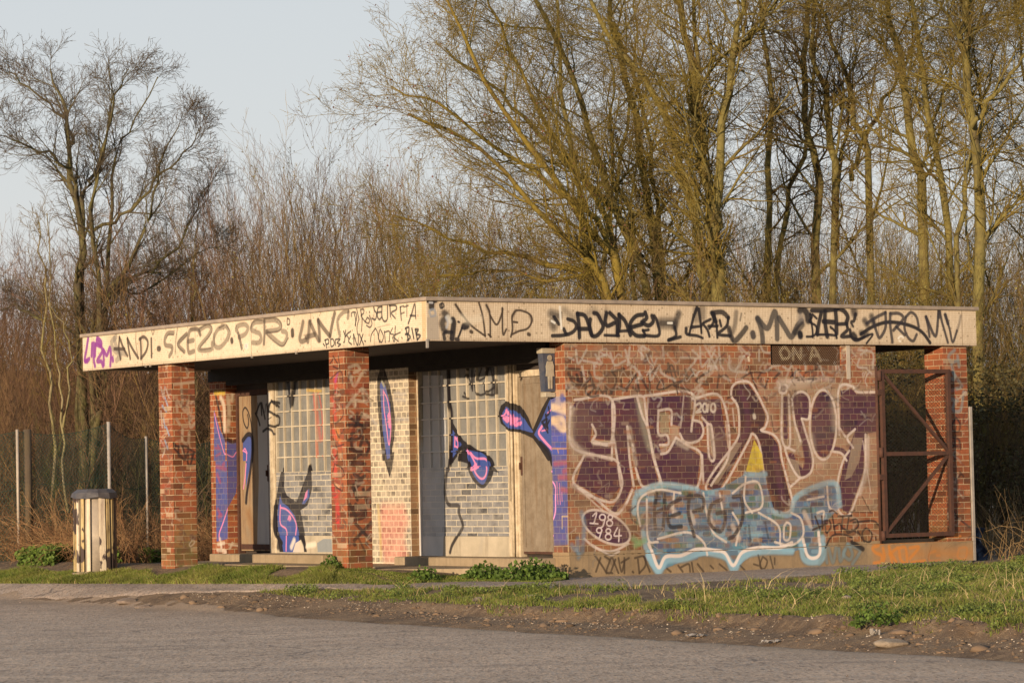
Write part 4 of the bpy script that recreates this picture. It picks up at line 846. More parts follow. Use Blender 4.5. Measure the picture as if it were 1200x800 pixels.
def height(x, y, rough=True):
    x = np.asarray(x, float); y = np.asarray(y, float); d = dist_road(x, y); a = (x - E0[0]) * ED[0] + (y - E0[1]) * ED[1]
    u, v = w2b(x, y)
    ln = lip_off(a) if rough else 0.; rg = sst(a, -6, -1)
    front = np.where(d < .0, ROADZ - .03, ROADZ + (.17 * sst(d, 0, 1.2)) * (1 - rg) + (.045 * sst(d, 0, .6) + .125 * sst(d - ln, .74, .92)) * rg + .08 * sst(d, .95, 2.4))
    porch = np.where(d < .0, ROADZ - .03, ROADZ + .17 * sst(d, 0, .8) + .11 * sst(d, .7, 1.4) + .11 * sst(d, 1.3, 1.9))
    wv = sst(v, .2, 1.6) * sst(-u, -2.2, -.6)
    wv = np.where(u < 0, sst(v, .2, 1.8), wv * (v > 0))
    h = front * (1 - wv) + porch * wv
    if rough:
        rgt = sst(a, 0, 4)
        bank = np.exp(-((d - .80) / .28) ** 2) * rgt
        h = h + bank * (.10 * vnoise(x, y, 2.2, 1) + .05 * vnoise(x, y, 7, 2) - .02) + (d > .1) * (.03 * (vnoise(x, y, 1.1, 5) - .5) + .012 * (vnoise(x, y, 6, 6) - .5)) * (1 - np.exp(-((u - 5) / 4.5) ** 8) * np.exp(-((v + .8) / 1.1) ** 4))
        h = h - .03 * np.exp(-((d - .12) / .16) ** 2) * rgt
    return h
def w2px(P):
    P = np.atleast_2d(P); q = P - np.array([0, 0, CAM_H]); dpt = q @ FWD
    return 600 + CAM_F * (q @ RC) / dpt, 400 - CAM_F * (q @ UC) / dpt
def ground_at(px, py, rough=False):
    d = ray(px, py); ys = np.linspace(14, 90, 3000); X = d[0] / d[1] * ys; Z = CAM_H + d[2] / d[1] * ys
    below = np.nonzero(Z < height(X, ys, rough))[0]
    i = below[0] if len(below) else len(ys) - 1
    return np.array([X[i], ys[i], float(height(X[i], ys[i], rough))])
def in_poly(px, py, poly):
    ins = np.zeros(np.shape(px), bool); n = len(poly)
    for i in range(n):
        (ax, ay), (bx, by) = poly[i], poly[(i + 1) % n]
        if ay == by: continue
        ins ^= ((ay > py) != (by > py)) & (px < (bx - ax) * (py - ay) / (by - ay) + ax)
    return ins
xs = np.concatenate([-np.geomspace(500, 12.4, 26), np.arange(-12, 12, .07), np.geomspace(12.4, 500, 26)])
ys = np.concatenate([np.linspace(-80, 16, 14), np.arange(17, 44, .09), np.arange(44, 72, .5), np.geomspace(73, 900, 22)])
GX, GY = np.meshgrid(xs, ys); GZ = height(GX, GY)
nxx, nyy = len(xs), len(ys)
idx = np.arange(nxx * nyy).reshape(nyy, nxx)
Fq = np.stack([idx[:-1, :-1], idx[:-1, 1:], idx[1:, 1:], idx[1:, :-1]], -1).reshape(-1, 4)
me = fast_mesh('ground', np.stack([GX, GY, GZ], -1).reshape(-1, 3), Fq, True)
q = NT('soil_and_litter'); co = q.coord()
c_ = q.mix(q.ramp(q.noise(co, 1.7, 8, .7), [(.35, 0), (.62, 1)]), (.27, .18, .108), (.125, .082, .052))
c_ = q.mix(q.ramp(q.noise(co, 13, 6, .75), [(.5, 0), (.62, .8)]), c_, (.34, .235, .14))
c_ = q.mix(q.ramp(q.noise(co, 60, 3, .7), [(.58, 0), (.66, .7)]), c_, (.26, .19, .13))
q.base(c_); q.b.inputs['Roughness'].default_value = .95
q.bump(q.math('ADD', q.noise(co, 20, 8, .75), q.noise(co, 90, 4, .7)), .9, .03)
gobj = link_mesh('ground', me, q.mat); tag(gobj, kind='structure')
def asphalt(name, c1, c2, grain=220, patch=(.17, .13, .105), edge=False):
    q = NT(name); co = q.coord()
    c_ = q.mix(q.ramp(q.noise(co, .35, 7, .65), [(.35, 0), (.65, 1)]), c1, c2)
    cg = q.n('Mapping', {'Vector': co, 'Scale': (1, .25, 1)}).outputs[0]
    sp = q.n('TexVoronoi', {'Vector': cg, 'Scale': grain * .2}); spc = q.n('SeparateXYZ', {0: sp.outputs[1]}).outputs[0]
    c_ = q.mix(q.ramp(spc, [(.55, 0), (1., .55)]), c_, (.34, .29, .24)); c_ = q.mix(q.ramp(spc, [(.0, .5), (.35, 0)]), c_, (.03, .028, .03))
    tr = q.n('Mapping', {'Vector': co, 'Rotation': (0, 0, R_(60)), 'Scale': (.06, 1.1, 1)}).outputs[0]
    c_ = q.mix(q.ramp(q.noise(tr, 1.4, 6, .6), [(.52, 0), (.7, .35)]), c_, patch)
    c_ = q.mix(.38, c_, q.ramp(q.noise(cg, grain * .16, 5, .8), [(.3, .1), (.7, .9)]), 'OVERLAY')
    c_ = q.mix(.35, c_, q.ramp(q.noise(co, 1.8, 5, .7), [(.35, .3), (.65, .7)]), 'OVERLAY')
    if edge:      # soil washed out over the tarmac along the crumbling edge, in tongues
        dp = q.n('VectorMath', {0: co, 1: (EN[0], EN[1], 0)}, operation='DOT_PRODUCT').outputs['Value']
        dd_ = q.math('ADD', q.math('SUBTRACT', dp, 29.3 * EN[1]), q.math('MULTIPLY', q.noise(co, .9, 7, .7), 3.2))
        c_ = q.mix(q.ramp(q.math('MULTIPLY', q.math('SUBTRACT', dd_, .4), .5), [(.0, 0), (.35, .25), (.75, .85)]), c_, q.mix(q.noise(co, 25, 4, .7), (.24, .16, .10), (.36, .26, .17)))
    cr_ = q.n('TexVoronoi', {'Vector': q.n('VectorMath', {0: co, 1: q.n('VectorMath', {0: q.noise(co, 3, 4, .6, 1), 1: (.5, .5, 0)}, operation='MULTIPLY').outputs[0]}, operation='ADD').outputs[0], 'Scale': .55}, feature='DISTANCE_TO_EDGE').outputs[0]
    c_ = q.mix(q.math('MULTIPLY', q.ramp(cr_, [(.0, 1), (.012, 0)]), q.ramp(q.noise(co, .5, 3), [(.5, 0), (.6, .8)])), c_, (.06, .05, .045))
    q.base(c_); q.b.inputs['Roughness'].default_value = .88
    q.bump(q.math('ADD', sp.outputs[0], q.noise(co, grain * .5, 3, .7)), .5, .008); return q.mat
m_road = asphalt('road_asphalt', (.54, .378, .255), (.48, .338, .228), edge=True); m_path = asphalt('path_asphalt', (.40, .295, .215), (.33, .24, .175), 260)
# road sheet: rows across from far side to the crumbling edge
aa = np.concatenate([-np.geomspace(300, 16, 14), np.arange(-15.5, 14, .08), np.geomspace(14.2, 120, 14)])
dd = np.concatenate([-np.geomspace(60, .5, 24), np.linspace(-.45, 1, 8)])
A_, D_ = np.meshgrid(aa, dd); eo = edge_off(A_) + .10 * (vnoise(A_, A_ * 0, 9, 7) - .5)
lim = .55 * sst(-A_, 4, 9)                             # wide asphalt apron on the left
D2 = np.where(D_ > -.46, -.45 + (D_ + .45) * (.45 + eo + lim) / 1.45, D_)
RX, RY = E0[0] + A_ * ED[0] + D2 * EN[0], E0[1] + A_ * ED[1] + D2 * EN[1]
RZ = np.where(D2 < .03, ROADZ, np.maximum(ROADZ, height(RX, RY, False) + .006)) + .004 * (vnoise(RX, RY, 1.5, 8) - .5)
RZ = np.where(D_ > .99, RZ - .03, RZ)
idx = np.arange(RX.size).reshape(RX.shape); Fq = np.stack([idx[:-1, :-1], idx[:-1, 1:], idx[1:, 1:], idx[1:, :-1]], -1).reshape(-1, 4)
tag(link_mesh('road', fast_mesh('road', np.stack([RX, RY, RZ], -1).reshape(-1, 3), Fq, True), m_road), kind='structure')
# path ribbon
far = [(-60, 684), (0, 684), (100, 684), (204, 685), (300, 684), (435, 684.5), (500, 683), (560, 682), (640, 683)]
near = [(-60, 704), (0, 704), (100, 702), (204, 697), (300, 693), (435, 691.5), (500, 690), (560, 689), (640, 689)]
Lf = [ground_at(*p)[:2] for p in far] + [np.array(b2w(u, .045)) for u in (1.95, 2.4, 3.2, 4.2, 5.2, 6.2, 7.2, 8.0, 8.25)]
Ln = [ground_at(*p)[:2] for p in near] + [ground_at(*p)[:2] for p in ((680, 688), (720, 687), (790, 684), (860, 681), (930, 677), (1000, 671.5), (1060, 667), (1110, 663.5), (1132, 662))]
def resamp(L, n): L = catmull(np.array(L), 8); t_ = np.linspace(0, len(L) - 1, n); return np.stack([np.interp(t_, np.arange(len(L)), L[:, i]) for i in (0, 1)], -1)
Lf, Ln = resamp(Lf, 500), resamp(Ln, 500); tt = np.linspace(0, 1, 14)[:, None, None]
PP = Lf[None] * (1 - tt) + Ln[None] * tt; wob = .05 * (vnoise(PP[..., 0], PP[..., 1], 3, 9) - .5)
PX, PY = PP[..., 0] + wob, PP[..., 1] + wob * 2 * (tt[..., 0] > 0); PZ = height(PX, PY) + .012
PZ[-1] -= .03
idx = np.arange(PX.size).reshape(PX.shape); Fq = np.stack([idx[:-1, :-1], idx[:-1, 1:], idx[1:, 1:], idx[1:, :-1]], -1).reshape(-1, 4)[:, ::-1]
tag(link_mesh('path', fast_mesh('path', np.stack([PX, PY, PZ], -1).reshape(-1, 3), Fq, True), m_path), kind='structure')

# ------------------------------------------------------------------ grass, weeds, stalks, soil
DBG = False
def scatter(n, x0, x1, y0, y1, keep):
    out = []
    while sum(map(len, out)) < n:
        X = NR.uniform(x0, x1, n); Y = NR.uniform(y0, y1, n); Z = height(X, Y); px, py = w2px(np.stack([X, Y, Z], -1))
        k = keep(X, Y, px, py); out.append(np.stack([X, Y, Z], -1)[k])
        if len(out) > 30: break
    if DBG: print("scatter", n, sum(map(len, out)))
    return np.concatenate(out)[:n] if out else np.zeros((0, 3))
def blades(name, P, h, wdt, lean, colfn, mat, segs=2):
    n = len(P); az = NR.uniform(0, 2 * np.pi, n); la = NR.uniform(0, 2 * np.pi, n); hh = h * NR.uniform(.5, 1.25, n) if np.isscalar(h) else h
    ww = wdt * NR.uniform(.6, 1.3, n); ln = lean * NR.uniform(.1, 1.2, n) * hh
    side = np.stack([np.cos(az), np.sin(az), np.zeros(n)], -1); ld = np.stack([np.cos(la), np.sin(la), np.zeros(n)], -1); V = []
    for i in range(segs):
        t_ = i / segs; c = P + ld * (ln * t_ * t_)[:, None] + np.array([0, 0, 1]) * (hh * t_ * (1 - .15 * t_))[:, None]
        V += [c - side * (ww / 2 * (1 - .5 * t_))[:, None], c + side * (ww / 2 * (1 - .5 * t_))[:, None]]
    V.append(P + ld * ln[:, None] + np.array([0, 0, 1]) * (hh * .85)[:, None])
    k = 2 * segs + 1; V = np.stack(V, 1).reshape(-1, 3); b0 = np.arange(n)[:, None] * k
    Q = np.concatenate([b0 + np.array([[2 * i, 2 * i + 1, 2 * i + 3, 2 * i + 2]]) for i in range(segs - 1)]) if segs > 1 else np.zeros((0, 4), int)
    Tr = b0 + np.array([[2 * segs - 2, 2 * segs - 1, 2 * segs]])
    me = fast_mesh(name, V, [Q, Tr] if segs > 1 else Tr)
    ca = me.color_attributes.new('tint', 'FLOAT_COLOR', 'POINT'); cc = np.repeat(colfn(n, P), k, 0)
    ca.data.foreach_set('color', np.concatenate([cc, np.ones((len(cc), 1))], 1).astype(np.float32).reshape(-1))
    return link_mesh(name, me, mat)
def tint_mat(name, rough=.7, trans=0.):
    q = NT(name); a = q.n('Attribute', attribute_name='tint'); q.base(a.outputs[0]); q.b.inputs['Roughness'].default_value = rough
    if trans:
        tr = q.n('BsdfTranslucent', {'Color': a.outputs[0]}); ms = q.n('MixShader', {0: trans, 1: q.b.outputs[0], 2: tr.outputs[0]})
        q.nt.links.new(ms.outputs[0], q.nt.nodes['Material Output'].inputs[0])
    return q.mat
m_grass = tint_mat('grass_blade', .6, .3); m_straw = tint_mat('dry_stalk', .8, .1)
def gcol(dry):
    def f(n, P):
        k = vnoise(P[:, 0], P[:, 1], 1.6, 21)[:, None]; k2 = vnoise(P[:, 0], P[:, 1], 5, 22)[:, None]; r = NR.rand(n, 1)
        c = np.array([.14, .19, .028]) * (1 - k) + np.array([.235, .235, .05]) * k
        c = c * (.6 + .6 * k2) * (.75 + .5 * r)
        isd = (NR.rand(n, 1) < dry * (.2 + 2.4 * k2 ** 2)); return np.where(isd, np.array([.30, .22, .10]) * (.6 + .7 * r), c)
    return f
zoneA = [(-90, 650), (180, 650), (300, 652), (400, 658), (436, 668), (520, 675), (600, 678), (660, 681), (640, 683), (560, 682), (435, 685), (204, 685), (-90, 684)]
zoneB = [(285, 692), (330, 692), (440, 691), (560, 689), (650, 689), (700, 688), (790, 685), (900, 680), (1000, 672), (1060, 668), (1139, 662), (1290, 650), (1650, 640), (1650, 780), (1290, 740), (1180, 735), (1100, 731), (1000, 733), (900, 730), (800, 724), (700, 720), (600, 712), (520, 707), (450, 706), (380, 702), (330, 697)]
zoneC = [(1139, 655), (1290, 640), (1290, 662), (1139, 664)]
def outside(X, Y): u, v = w2b(X, Y); return ~((u > -.1) & (u < 8.5) & (v > -.1) & (v < 8.6))
def bld_clear(X, Y): u, v = w2b(X, Y); return ~((u > -.03) & (v > 1.9) & (u < 2.3)) & ~((u > 1.9) & (v > -.02) & (u < 8.3))
def kB(X, Y, px, py):
    d = dist_road(X, Y); thin = vnoise(X, Y, 1.3, 31) * .6 + vnoise(X, Y, 4, 32) * .4
    al = (X - E0[0]) * ED[0] + (Y - E0[1]) * ED[1]; k = (in_poly(px, py, zoneB) | (in_poly(px, py - 14, zoneB) & (px > 560))) & ((d - lip_off(al) > .86 + .25 * (vnoise(X, Y, 5, 33) - .5)) | (al < -3))
    bare = in_poly(px, py, [(640, 690), (700, 689), (980, 673), (1000, 690), (880, 694), (720, 697)]) & (thin > .42)
    return k & (thin > .39) & ~bare & bld_clear(X, Y)
gB = scatter(175000, -6, 12, 20, 46, kB)
tag(blades('verge_grass', gB, (.022 + .06 * vnoise(gB[:, 0], gB[:, 1], 4.5, 51) ** 1.5) * NR.uniform(.5, 1.4, len(gB)), .009, .9, gcol(.2), m_grass), kind='stuff')
gA = scatter(90000, -9, 1.5, 33, 47, lambda X, Y, px, py: in_poly(px, py, zoneA) & (vnoise(X, Y, 1.2, 34) > .18) & bld_clear(X, Y))
tag(blades('lawn_grass', gA, (.03 + .08 * vnoise(gA[:, 0], gA[:, 1], 2.5, 52) ** 1.3) * np.where(gA[:, 0] > -2.1, .5, 1) * NR.uniform(.5, 1.4, len(gA)), .010, .8, gcol(.1), m_grass), kind='stuff')
# straw-coloured stalks standing in the verge
gS = scatter(420, -2, 8, 22.5, 42, lambda X, Y, px, py: in_poly(px, py, [(430, 692), (640, 692), (1000, 678), (1200, 672), (1200, 730), (1000, 722), (820, 712), (640, 702), (430, 700)]) & bld_clear(X, Y))
tag(blades('dead_grass_stalks', gS, .06 + .24 * NR.rand(len(gS)) ** 2, .006, 1.5, lambda n, P: np.array([.50, .38, .20]) * NR.uniform(.5, 1.1, (n, 1)), m_straw, 3), kind='stuff')
gW = scatter(9000, -5, 9, 22.5, 44, lambda X, Y, px, py: kB(X, Y, px, py) & (vnoise(X, Y, 2.6, 91) > .76))
gW = np.repeat(gW, 4, 0) + NR.uniform(-.05, .05, (len(gW) * 4, 3)) * np.array([1, 1, 0]) + np.array([0, 0, 1]) * NR.uniform(.01, .085, (len(gW) * 4, 1)); VERGE_WEEDS = gW
# lumps: soil clods, stones, litter
def lumps(name, P, r, colfn, mat, flat=.6):
    bm = bmesh.new(); bmesh.ops.create_icosphere(bm, subdivisions=1, radius=1); v0 = np.array([v.co[:] for v in bm.verts]); f0 = np.array([[v.index for v in f.verts] for f in bm.faces]); bm.free()
    n = len(P); rr = (r * NR.uniform(.4, 1.6, n))[:, None, None]; V = v0[None] * rr * NR.uniform(.6, 1.3, (n, 1, 3)) * (1 + NR.uniform(-.45, .45, (n, len(v0), 1)))
    V[..., 2] *= flat; V += P[:, None]; Fq = (f0[None] + (np.arange(n) * len(v0))[:, None, None]).reshape(-1, 3)
    me = fast_mesh(name, V.reshape(-1, 3), Fq); ca = me.color_attributes.new('tint', 'FLOAT_COLOR', 'POINT'); cc = np.repeat(colfn(n), len(v0), 0)
    ca.data.foreach_set('color', np.concatenate([cc, np.ones((len(cc), 1))], 1).astype(np.float32).reshape(-1)); return link_mesh(name, me, mat)
m_lump = tint_mat('soil_lump', .95)
bankz = [(285, 695), (400, 703), (520, 707), (700, 716), (900, 727), (1100, 728), (1290, 730), (1290, 778), (1200, 770), (1000, 762), (800, 748), (600, 736), (400, 720), (250, 712), (180, 700)]
gD = scatter(2600, -6, 7, 21, 42, lambda X, Y, px, py: in_poly(px, py, bankz) & (vnoise(X, Y, 3, 41) > .35))
tag(lumps('soil_clods', gD, .016 * NR.uniform(.3, 1, len(gD)) + .03 * (NR.rand(len(gD)) < .04), lambda n: np.array([.14, .094, .06]) * NR.uniform(.6, 1.4, (n, 1)), m_lump, .5), kind='stuff')
gK = scatter(320, -2, 7, 21, 34, lambda X, Y, px, py: (np.abs(dist_road(X, Y) - lip_off((X - E0[0]) * ED[0] + (Y - E0[1]) * ED[1]) - .80) < .14) & (vnoise(X, Y, 1.5, 92) > .45))
tag(lumps('soil_lumps', gK, .02, lambda n: np.array([.17, .112, .07]) * NR.uniform(.6, 1.2, (n, 1)), m_lump, .7), kind='stuff')
gE = scatter(1100, -7, 7, 21, 42, lambda X, Y, px, py: in_poly(px, py + 6, bankz))
tag(lumps('gravel', gE, .008, lambda n: np.array([.32, .26, .20]) * NR.uniform(.5, 1.5, (n, 1)), m_lump), kind='stuff')
gF = scatter(500, -7, 7, 17, 40, lambda X, Y, px, py: (dist_road(X, Y) < .3) & (dist_road(X, Y) > -2.5) & (NR.rand(len(X)) < np.exp(dist_road(X, Y)) ))
gF[:, 2] = ROADZ + .004
tag(lumps('loose_grit', gF, .0045, lambda n: np.array([.28, .22, .18]) * NR.uniform(.4, 1.4, (n, 1)), m_lump), kind='stuff')
# ------------------------------------------------------------------ bare winter trees: polylines grown level by level, skinned as thin tubes
TR = np.random.RandomState(77)
def unit(a): return a / np.maximum(np.linalg.norm(a, axis=-1, keepdims=True), 1e-9)
def interp_poly(P, t):                                 # P (N,K,3), t (N,)
    K = P.shape[1]; f = np.clip(t, 0, .9999) * (K - 1); i = f.astype(int); r = (f - i)[:, None]; n = np.arange(len(P))
    return P[n, i] * (1 - r) + P[n, i + 1] * r, unit(P[n, i + 1] - P[n, i])
def grow(P, Rd, n, t0, t1, L, ang, K, up=.15, wig=.12, rr=.55, rmin=.003, fall=.5, cap=1e9, spread=1., tip=.3):
    N = len(P); idx = np.repeat(np.arange(N), n); t = t0 + (t1 - t0) * ((np.tile(np.arange(n), N) + TR.rand(N * n)) / n)
    if len(idx) > cap: k = TR.choice(len(idx), int(cap), False); idx, t = idx[k], t[k]
    pos, tan = interp_poly(P[idx], t); M = len(idx)
    plen = np.linalg.norm(np.diff(P, axis=1), axis=-1).sum(1)[idx]
    rnd = unit(TR.randn(M, 3)); perp = unit(rnd - (rnd * tan).sum(-1, keepdims=True) * tan)
    a = R_(ang) * TR.uniform(.6, 1.3, M)[:, None]; d = unit(tan * np.cos(a) + perp * np.sin(a))
    ln = (L if L > 0 else -L * plen) * (1 - fall * t) * TR.uniform(.5, 1.3, M); out = np.zeros((M, K, 3)); out[:, 0] = pos
    for k in range(1, K):
        d = unit(d + TR.randn(M, 3) * wig + np.array([0, 0, up]) * spread); out[:, k] = out[:, k - 1] + d * (ln / (K - 1))[:, None]
    Kp = Rd.shape[1]; f = np.clip(t, 0, .9999) * (Kp - 1); i = f.astype(int); pr = Rd[idx, i] * (1 - (f - i)) + Rd[idx, np.minimum(i + 1, Kp - 1)] * (f - i)
    r0 = np.maximum(pr * rr * TR.uniform(.75, 1.15, M), rmin); ro = r0[:, None] * np.linspace(1, tip, K)[None]
    return out, np.maximum(ro, rmin * .7)
def skin(groups):                                      # [(P (N,K,3), R (N,K), sides)] -> V, F
    Vs, Fs, off = [], [], 0
    for P, Rd, S in groups:
        if len(P) == 0: continue
        N, K = Rd.shape; tan = np.zeros_like(P); tan[:, 1:-1] = P[:, 2:] - P[:, :-2]; tan[:, 0] = P[:, 1] - P[:, 0]; tan[:, -1] = P[:, -1] - P[:, -2]; tan = unit(tan)
        ref = np.where(np.abs(tan[..., 2:3]) > .92, np.array([1., 0, 0]), np.array([0, 0, 1.])); x = unit(np.cross(tan, ref)); y = np.cross(tan, x)
        th = np.arange(S) * 2 * np.pi / S
        V = P[:, :, None] + Rd[:, :, None, None] * (x[:, :, None] * np.cos(th)[:, None] + y[:, :, None] * np.sin(th)[:, None])
        b = (np.arange(N) * K * S)[:, None, None] + (np.arange(K - 1) * S)[None, :, None] + np.arange(S)[None, None, :]
        b2 = (np.arange(N) * K * S)[:, None, None] + (np.arange(K - 1) * S)[None, :, None] + ((np.arange(S) + 1) % S)[None, None, :]
        Fs.append(np.stack([b, b2, b2 + S, b + S], -1).reshape(-1, 4) + off); Vs.append(V.reshape(-1, 3)); off += N * K * S
    return np.concatenate(Vs), np.concatenate(Fs)
def bark(name, a, b, c, scale=5., lichen=.5):
    q = NT(name); co = q.coord(); s2 = q.n('Mapping', {'Vector': co, 'Scale': (1, 1, .35)}).outputs[0]
    col = q.mix(q.ramp(q.noise(s2, scale * 4, 5, .7), [(.35, 0), (.65, 1)]), a, b)
    col = q.mix(q.ramp(q.noise(co, scale * .35, 5, .7), [(.5 - lichen * .3, 0), (.72 - lichen * .3, .9)]), col, c)
    q.base(col); q.b.inputs['Roughness'].default_value = .9; q.bump(q.noise(s2, scale * 9, 4, .7), .6, .015); return q.mat
m_olive = bark('mossy_olive_bark', (.115, .088, .038), (.048, .037, .021), (.185, .152, .045), 7, .6)
m_olive2 = bark('yellow_lichen_twig', (.125, .078, .027), (.07, .044, .019), (.205, .15, .025), 3, .55)
m_brown = bark('brown_twig', (.12, .066, .028), (.07, .04, .02), (.16, .11, .025), 2, .45)
m_grey = bark('grey_brown_bark', (.095, .072, .045), (.055, .043, .03), (.12, .105, .035), 5, .45)
m_greyt = bark('grey_brown_twig', (.10, .072, .048), (.065, .048, .034), (.115, .085, .04), 3, .3)
m_pale = bark('pale_birch_bark', (.27, .21, .13), (.18, .14, .09), (.20, .17, .06), 3, .4)
RS = .75; RB = .95
def stems_from_px(stems, Y, ext=True):
    out = []
    for s in stems:
        r0, r1, dy, pts = s; P = [at(x, y, Y + dy * (i / (len(pts) - 1) if len(pts) > 1 else 0)) for i, (x, y) in enumerate(pts)]
        P = np.array(P); C = catmull(P, 4); t_ = np.linspace(0, len(C) - 1, 16); P = np.stack([np.interp(t_, np.arange(len(C)), C[:, i]) for i in range(3)], -1)
        seg = np.linalg.norm(P[-1] - P[0]); P[1:-1] += TR.randn(14, 3) * .012 * min(seg, 3); out.append((P, np.linspace(r0 * RB, r1 * RS, 16) * (1 + .08 * TR.randn(16) * (np.arange(16) % 3 == 0))))
    return np.array([p for p, r in out]), np.array([r for p, r in out])
def make_tree(name, label, cat, stems, Y, mats, spec, leaves=0, group=None, leafcol=None):
    P, Rd = stems_from_px(stems, Y); g = float(height(P[0, 0, 0], P[0, 0, 1]))
    root = empty(name, (P[0, 0, 0], P[0, 0, 1], g), 0, label, cat, group); O_ = np.array(root.location)
    V, Fq = skin([(P - O_, Rd, 9)]); link_mesh('trunk', fast_mesh('trunk', V, Fq, True), mats[0], root)
    lv = [(P, Rd)]
    big = []; small = []
    for i, s in enumerate(spec):
        P_, R2 = grow(lv[-1][0], lv[-1][1], **s); lv.append((P_, R2))
        (big if i == 0 else small).append((P_ - O_, R2, 5 if i == 0 else 4 if i == 1 else 3))
        if i == 1 and s.get('also', 0): pass
    if len(P) < 3: small = big + small; big = []
    if big: V, Fq = skin(big); link_mesh('branches', fast_mesh('branches', V, Fq, True), mats[1], root)
    V, Fq = skin(small); tw = link_mesh('crown', fast_mesh('crown', V, Fq, False), mats[2], root)
    if leaves:
        E_ = lv[-1][0]; k = TR.choice(len(E_), min(leaves, len(E_)), False)
        leaf_cloud('withered_leaves', E_[k, -1] - O_, .035, leafcol or (.20, .09, .05), root)
    return root
def leaf_cloud(name, C, size, col, parent=None, var=.5, mat=None):
    n = len(C); a = unit(TR.randn(n, 3)); b = unit(np.cross(a, TR.randn(n, 3))); s = size * TR.uniform(.5, 1.3, (n, 1)); w_ = s * .45
    V = np.stack([C, C + a * s * .5 + b * w_, C + a * s, C + a * s * .5 - b * w_], 1).reshape(-1, 3); Fq = np.arange(4 * n).reshape(-1, 4)
    me = fast_mesh(name, V, Fq); ca = me.color_attributes.new('tint', 'FLOAT_COLOR', 'POINT'); cc = np.repeat(np.array(col) * TR.uniform(1 - var, 1 + var, (n, 1)), 4, 0)
    ca.data.foreach_set('color', np.concatenate([cc, np.ones((len(cc), 1))], 1).astype(np.float32).reshape(-1))
    return link_mesh(name, me, mat or m_leaf, parent)
m_leaf = tint_mat('leaf', .7, .25)
def cr(x0, y0, k, text, dx=0, dy=0): return [(x0 + x / k + dx, y0 + y / k + dy) for x, y in nums(text)]
def sp(*a): ks = ('n', 't0', 't1', 'L', 'ang', 'K', 'up', 'wig', 'rr', 'fall'); return dict(zip(ks, a))
# the open-grown grey tree on the left
k2 = (0, 30, 2.164)
S = [(.115, .022, 0, [(96, 640), (97, 520)] + cr(*k2, '205 790 202 600 205 480 182 370 178 260 152 170 128 110')),
     (.08, .015, -1.5, [(104, 640), (112, 500)] + cr(*k2, '255 760 240 600 235 430 265 320 290 200 275 105')),
     (.06, .014, 1.2, [(97, 560)] + cr(*k2, '205 480 235 400 272 310 285 180 325 110')),
     (.065, .014, .8, [(108, 620), (120, 460)] + cr(*k2, '278 640 285 480 290 330 340 250 400 130')),
     (.06, .012, -1.2, [(105, 560)] + cr(*k2, '250 730 330 610 380 480 410 350 470 200')),
     (.055, .012, .6, [(108, 600)] + cr(*k2, '262 710 370 625 470 520 532 400')),
     (.05, .010, -1.6, cr(*k2, '203 500 185 390 130 330 60 300 0 280')),
     (.04, .010, 1.6, cr(*k2, '180 300 178 260 110 190 50 140 8 90')),
     (.04, .010, -.8, cr(*k2, '235 520 330 470 400 380 470 320 505 260')),
     (.045, .010, .9, [(92, 520)] + cr(*k2, '190 790 110 755 50 710 -20 730')),
     (.04, .010, 1.5, [(110, 520)] + cr(*k2, '270 700 340 680 460 600 560 560'))]
RS, RB = .5, .78
make_tree('bare_tree', 'open-crowned grey bare tree standing alone against the sky at the left', 'tree', S, 50, (m_grey, m_grey, m_greyt),
          [sp(15, .12, 1, 1.0, 34, 9, .06, .08, .5, .6), sp(8, .15, 1, .5, 40, 6, .02, .07, .6, .4), sp(5, .2, 1, .26, 42, 4, .0, .07, .8, .3), sp(2, .4, 1, .11, 45, 3, 0, .1, .9, .2)])
RS, RB = .75, .95
# the tall moss-covered stems behind the roof
c8 = (440, 0, 1.579); c4_ = (680, 0, 2.223); c5_ = (940, 0, 2.223)
main_spec = [sp(19, .2, 1, 2.3, 54, 10, .05, .10, .40, .3), sp(10, .1, 1, 1.0, 46, 7, .03, .09, .6, .35), sp(6, .1, 1, .45, 46, 4, .02, .08, .8, .3), sp(2, .3, 1, .20, 48, 3, 0, .1, .9, .2)]
S = [(.16, .05, .5, [(842, 620), (842, 450)] + cr(*c8, '632 555 628 470 620 380 600 250 575 100 560 0 545 -140')),
     (.11, .035, -.6, [(838, 300)] + cr(*c8, '628 430 632 355 650 200 665 80 680 0 700 -130')),
     (.10, .04, 1.5, [(826, 620), (828, 460)] + cr(*c8, '610 530 590 400 560 280 500 150 430 60 370 -50')),
     (.07, .03, .5, [(832, 240)] + cr(*c8, '600 300 605 200 590 60 600 -120')),
     (.05, .02, -1.5, cr(*c8, '660 110 700 60 760 -20 800 -80'))]
make_tree('mossy_tree', 'tallest mossy tree, thick forked trunk rising behind the middle of the front fascia', 'tree', S, 52, (m_olive, m_olive, m_olive2), main_spec)
S = [(.11, .04, .8, [(772, 620), (770, 460)] + cr(*c8, '520 530 505 380 485 250 450 100 430 0 415 -120')),
     (.10, .035, -.8, [(765, 600), (760, 440)] + cr(*c8, '500 520 440 390 400 270 370 150 300 0 260 -90')),
     (.07, .03, .8, [(778, 560), (778, 440)] + cr(*c8, '535 520 520 400 510 270 480 150 440 40')),
     (.05, .02, -.4, [(755, 560)] + cr(*c8, '480 500 470 400 440 300 440 180 420 60')),
     (.06, .02, -1.5, cr(*c8, '440 390 380 330 290 240 200 150 130 90'))]
make_tree('mossy_tree', 'group of slim mossy stems leaning left, just left of the tallest trunk', 'tree', S, 54.5, (m_olive, m_olive, m_olive2), main_spec)
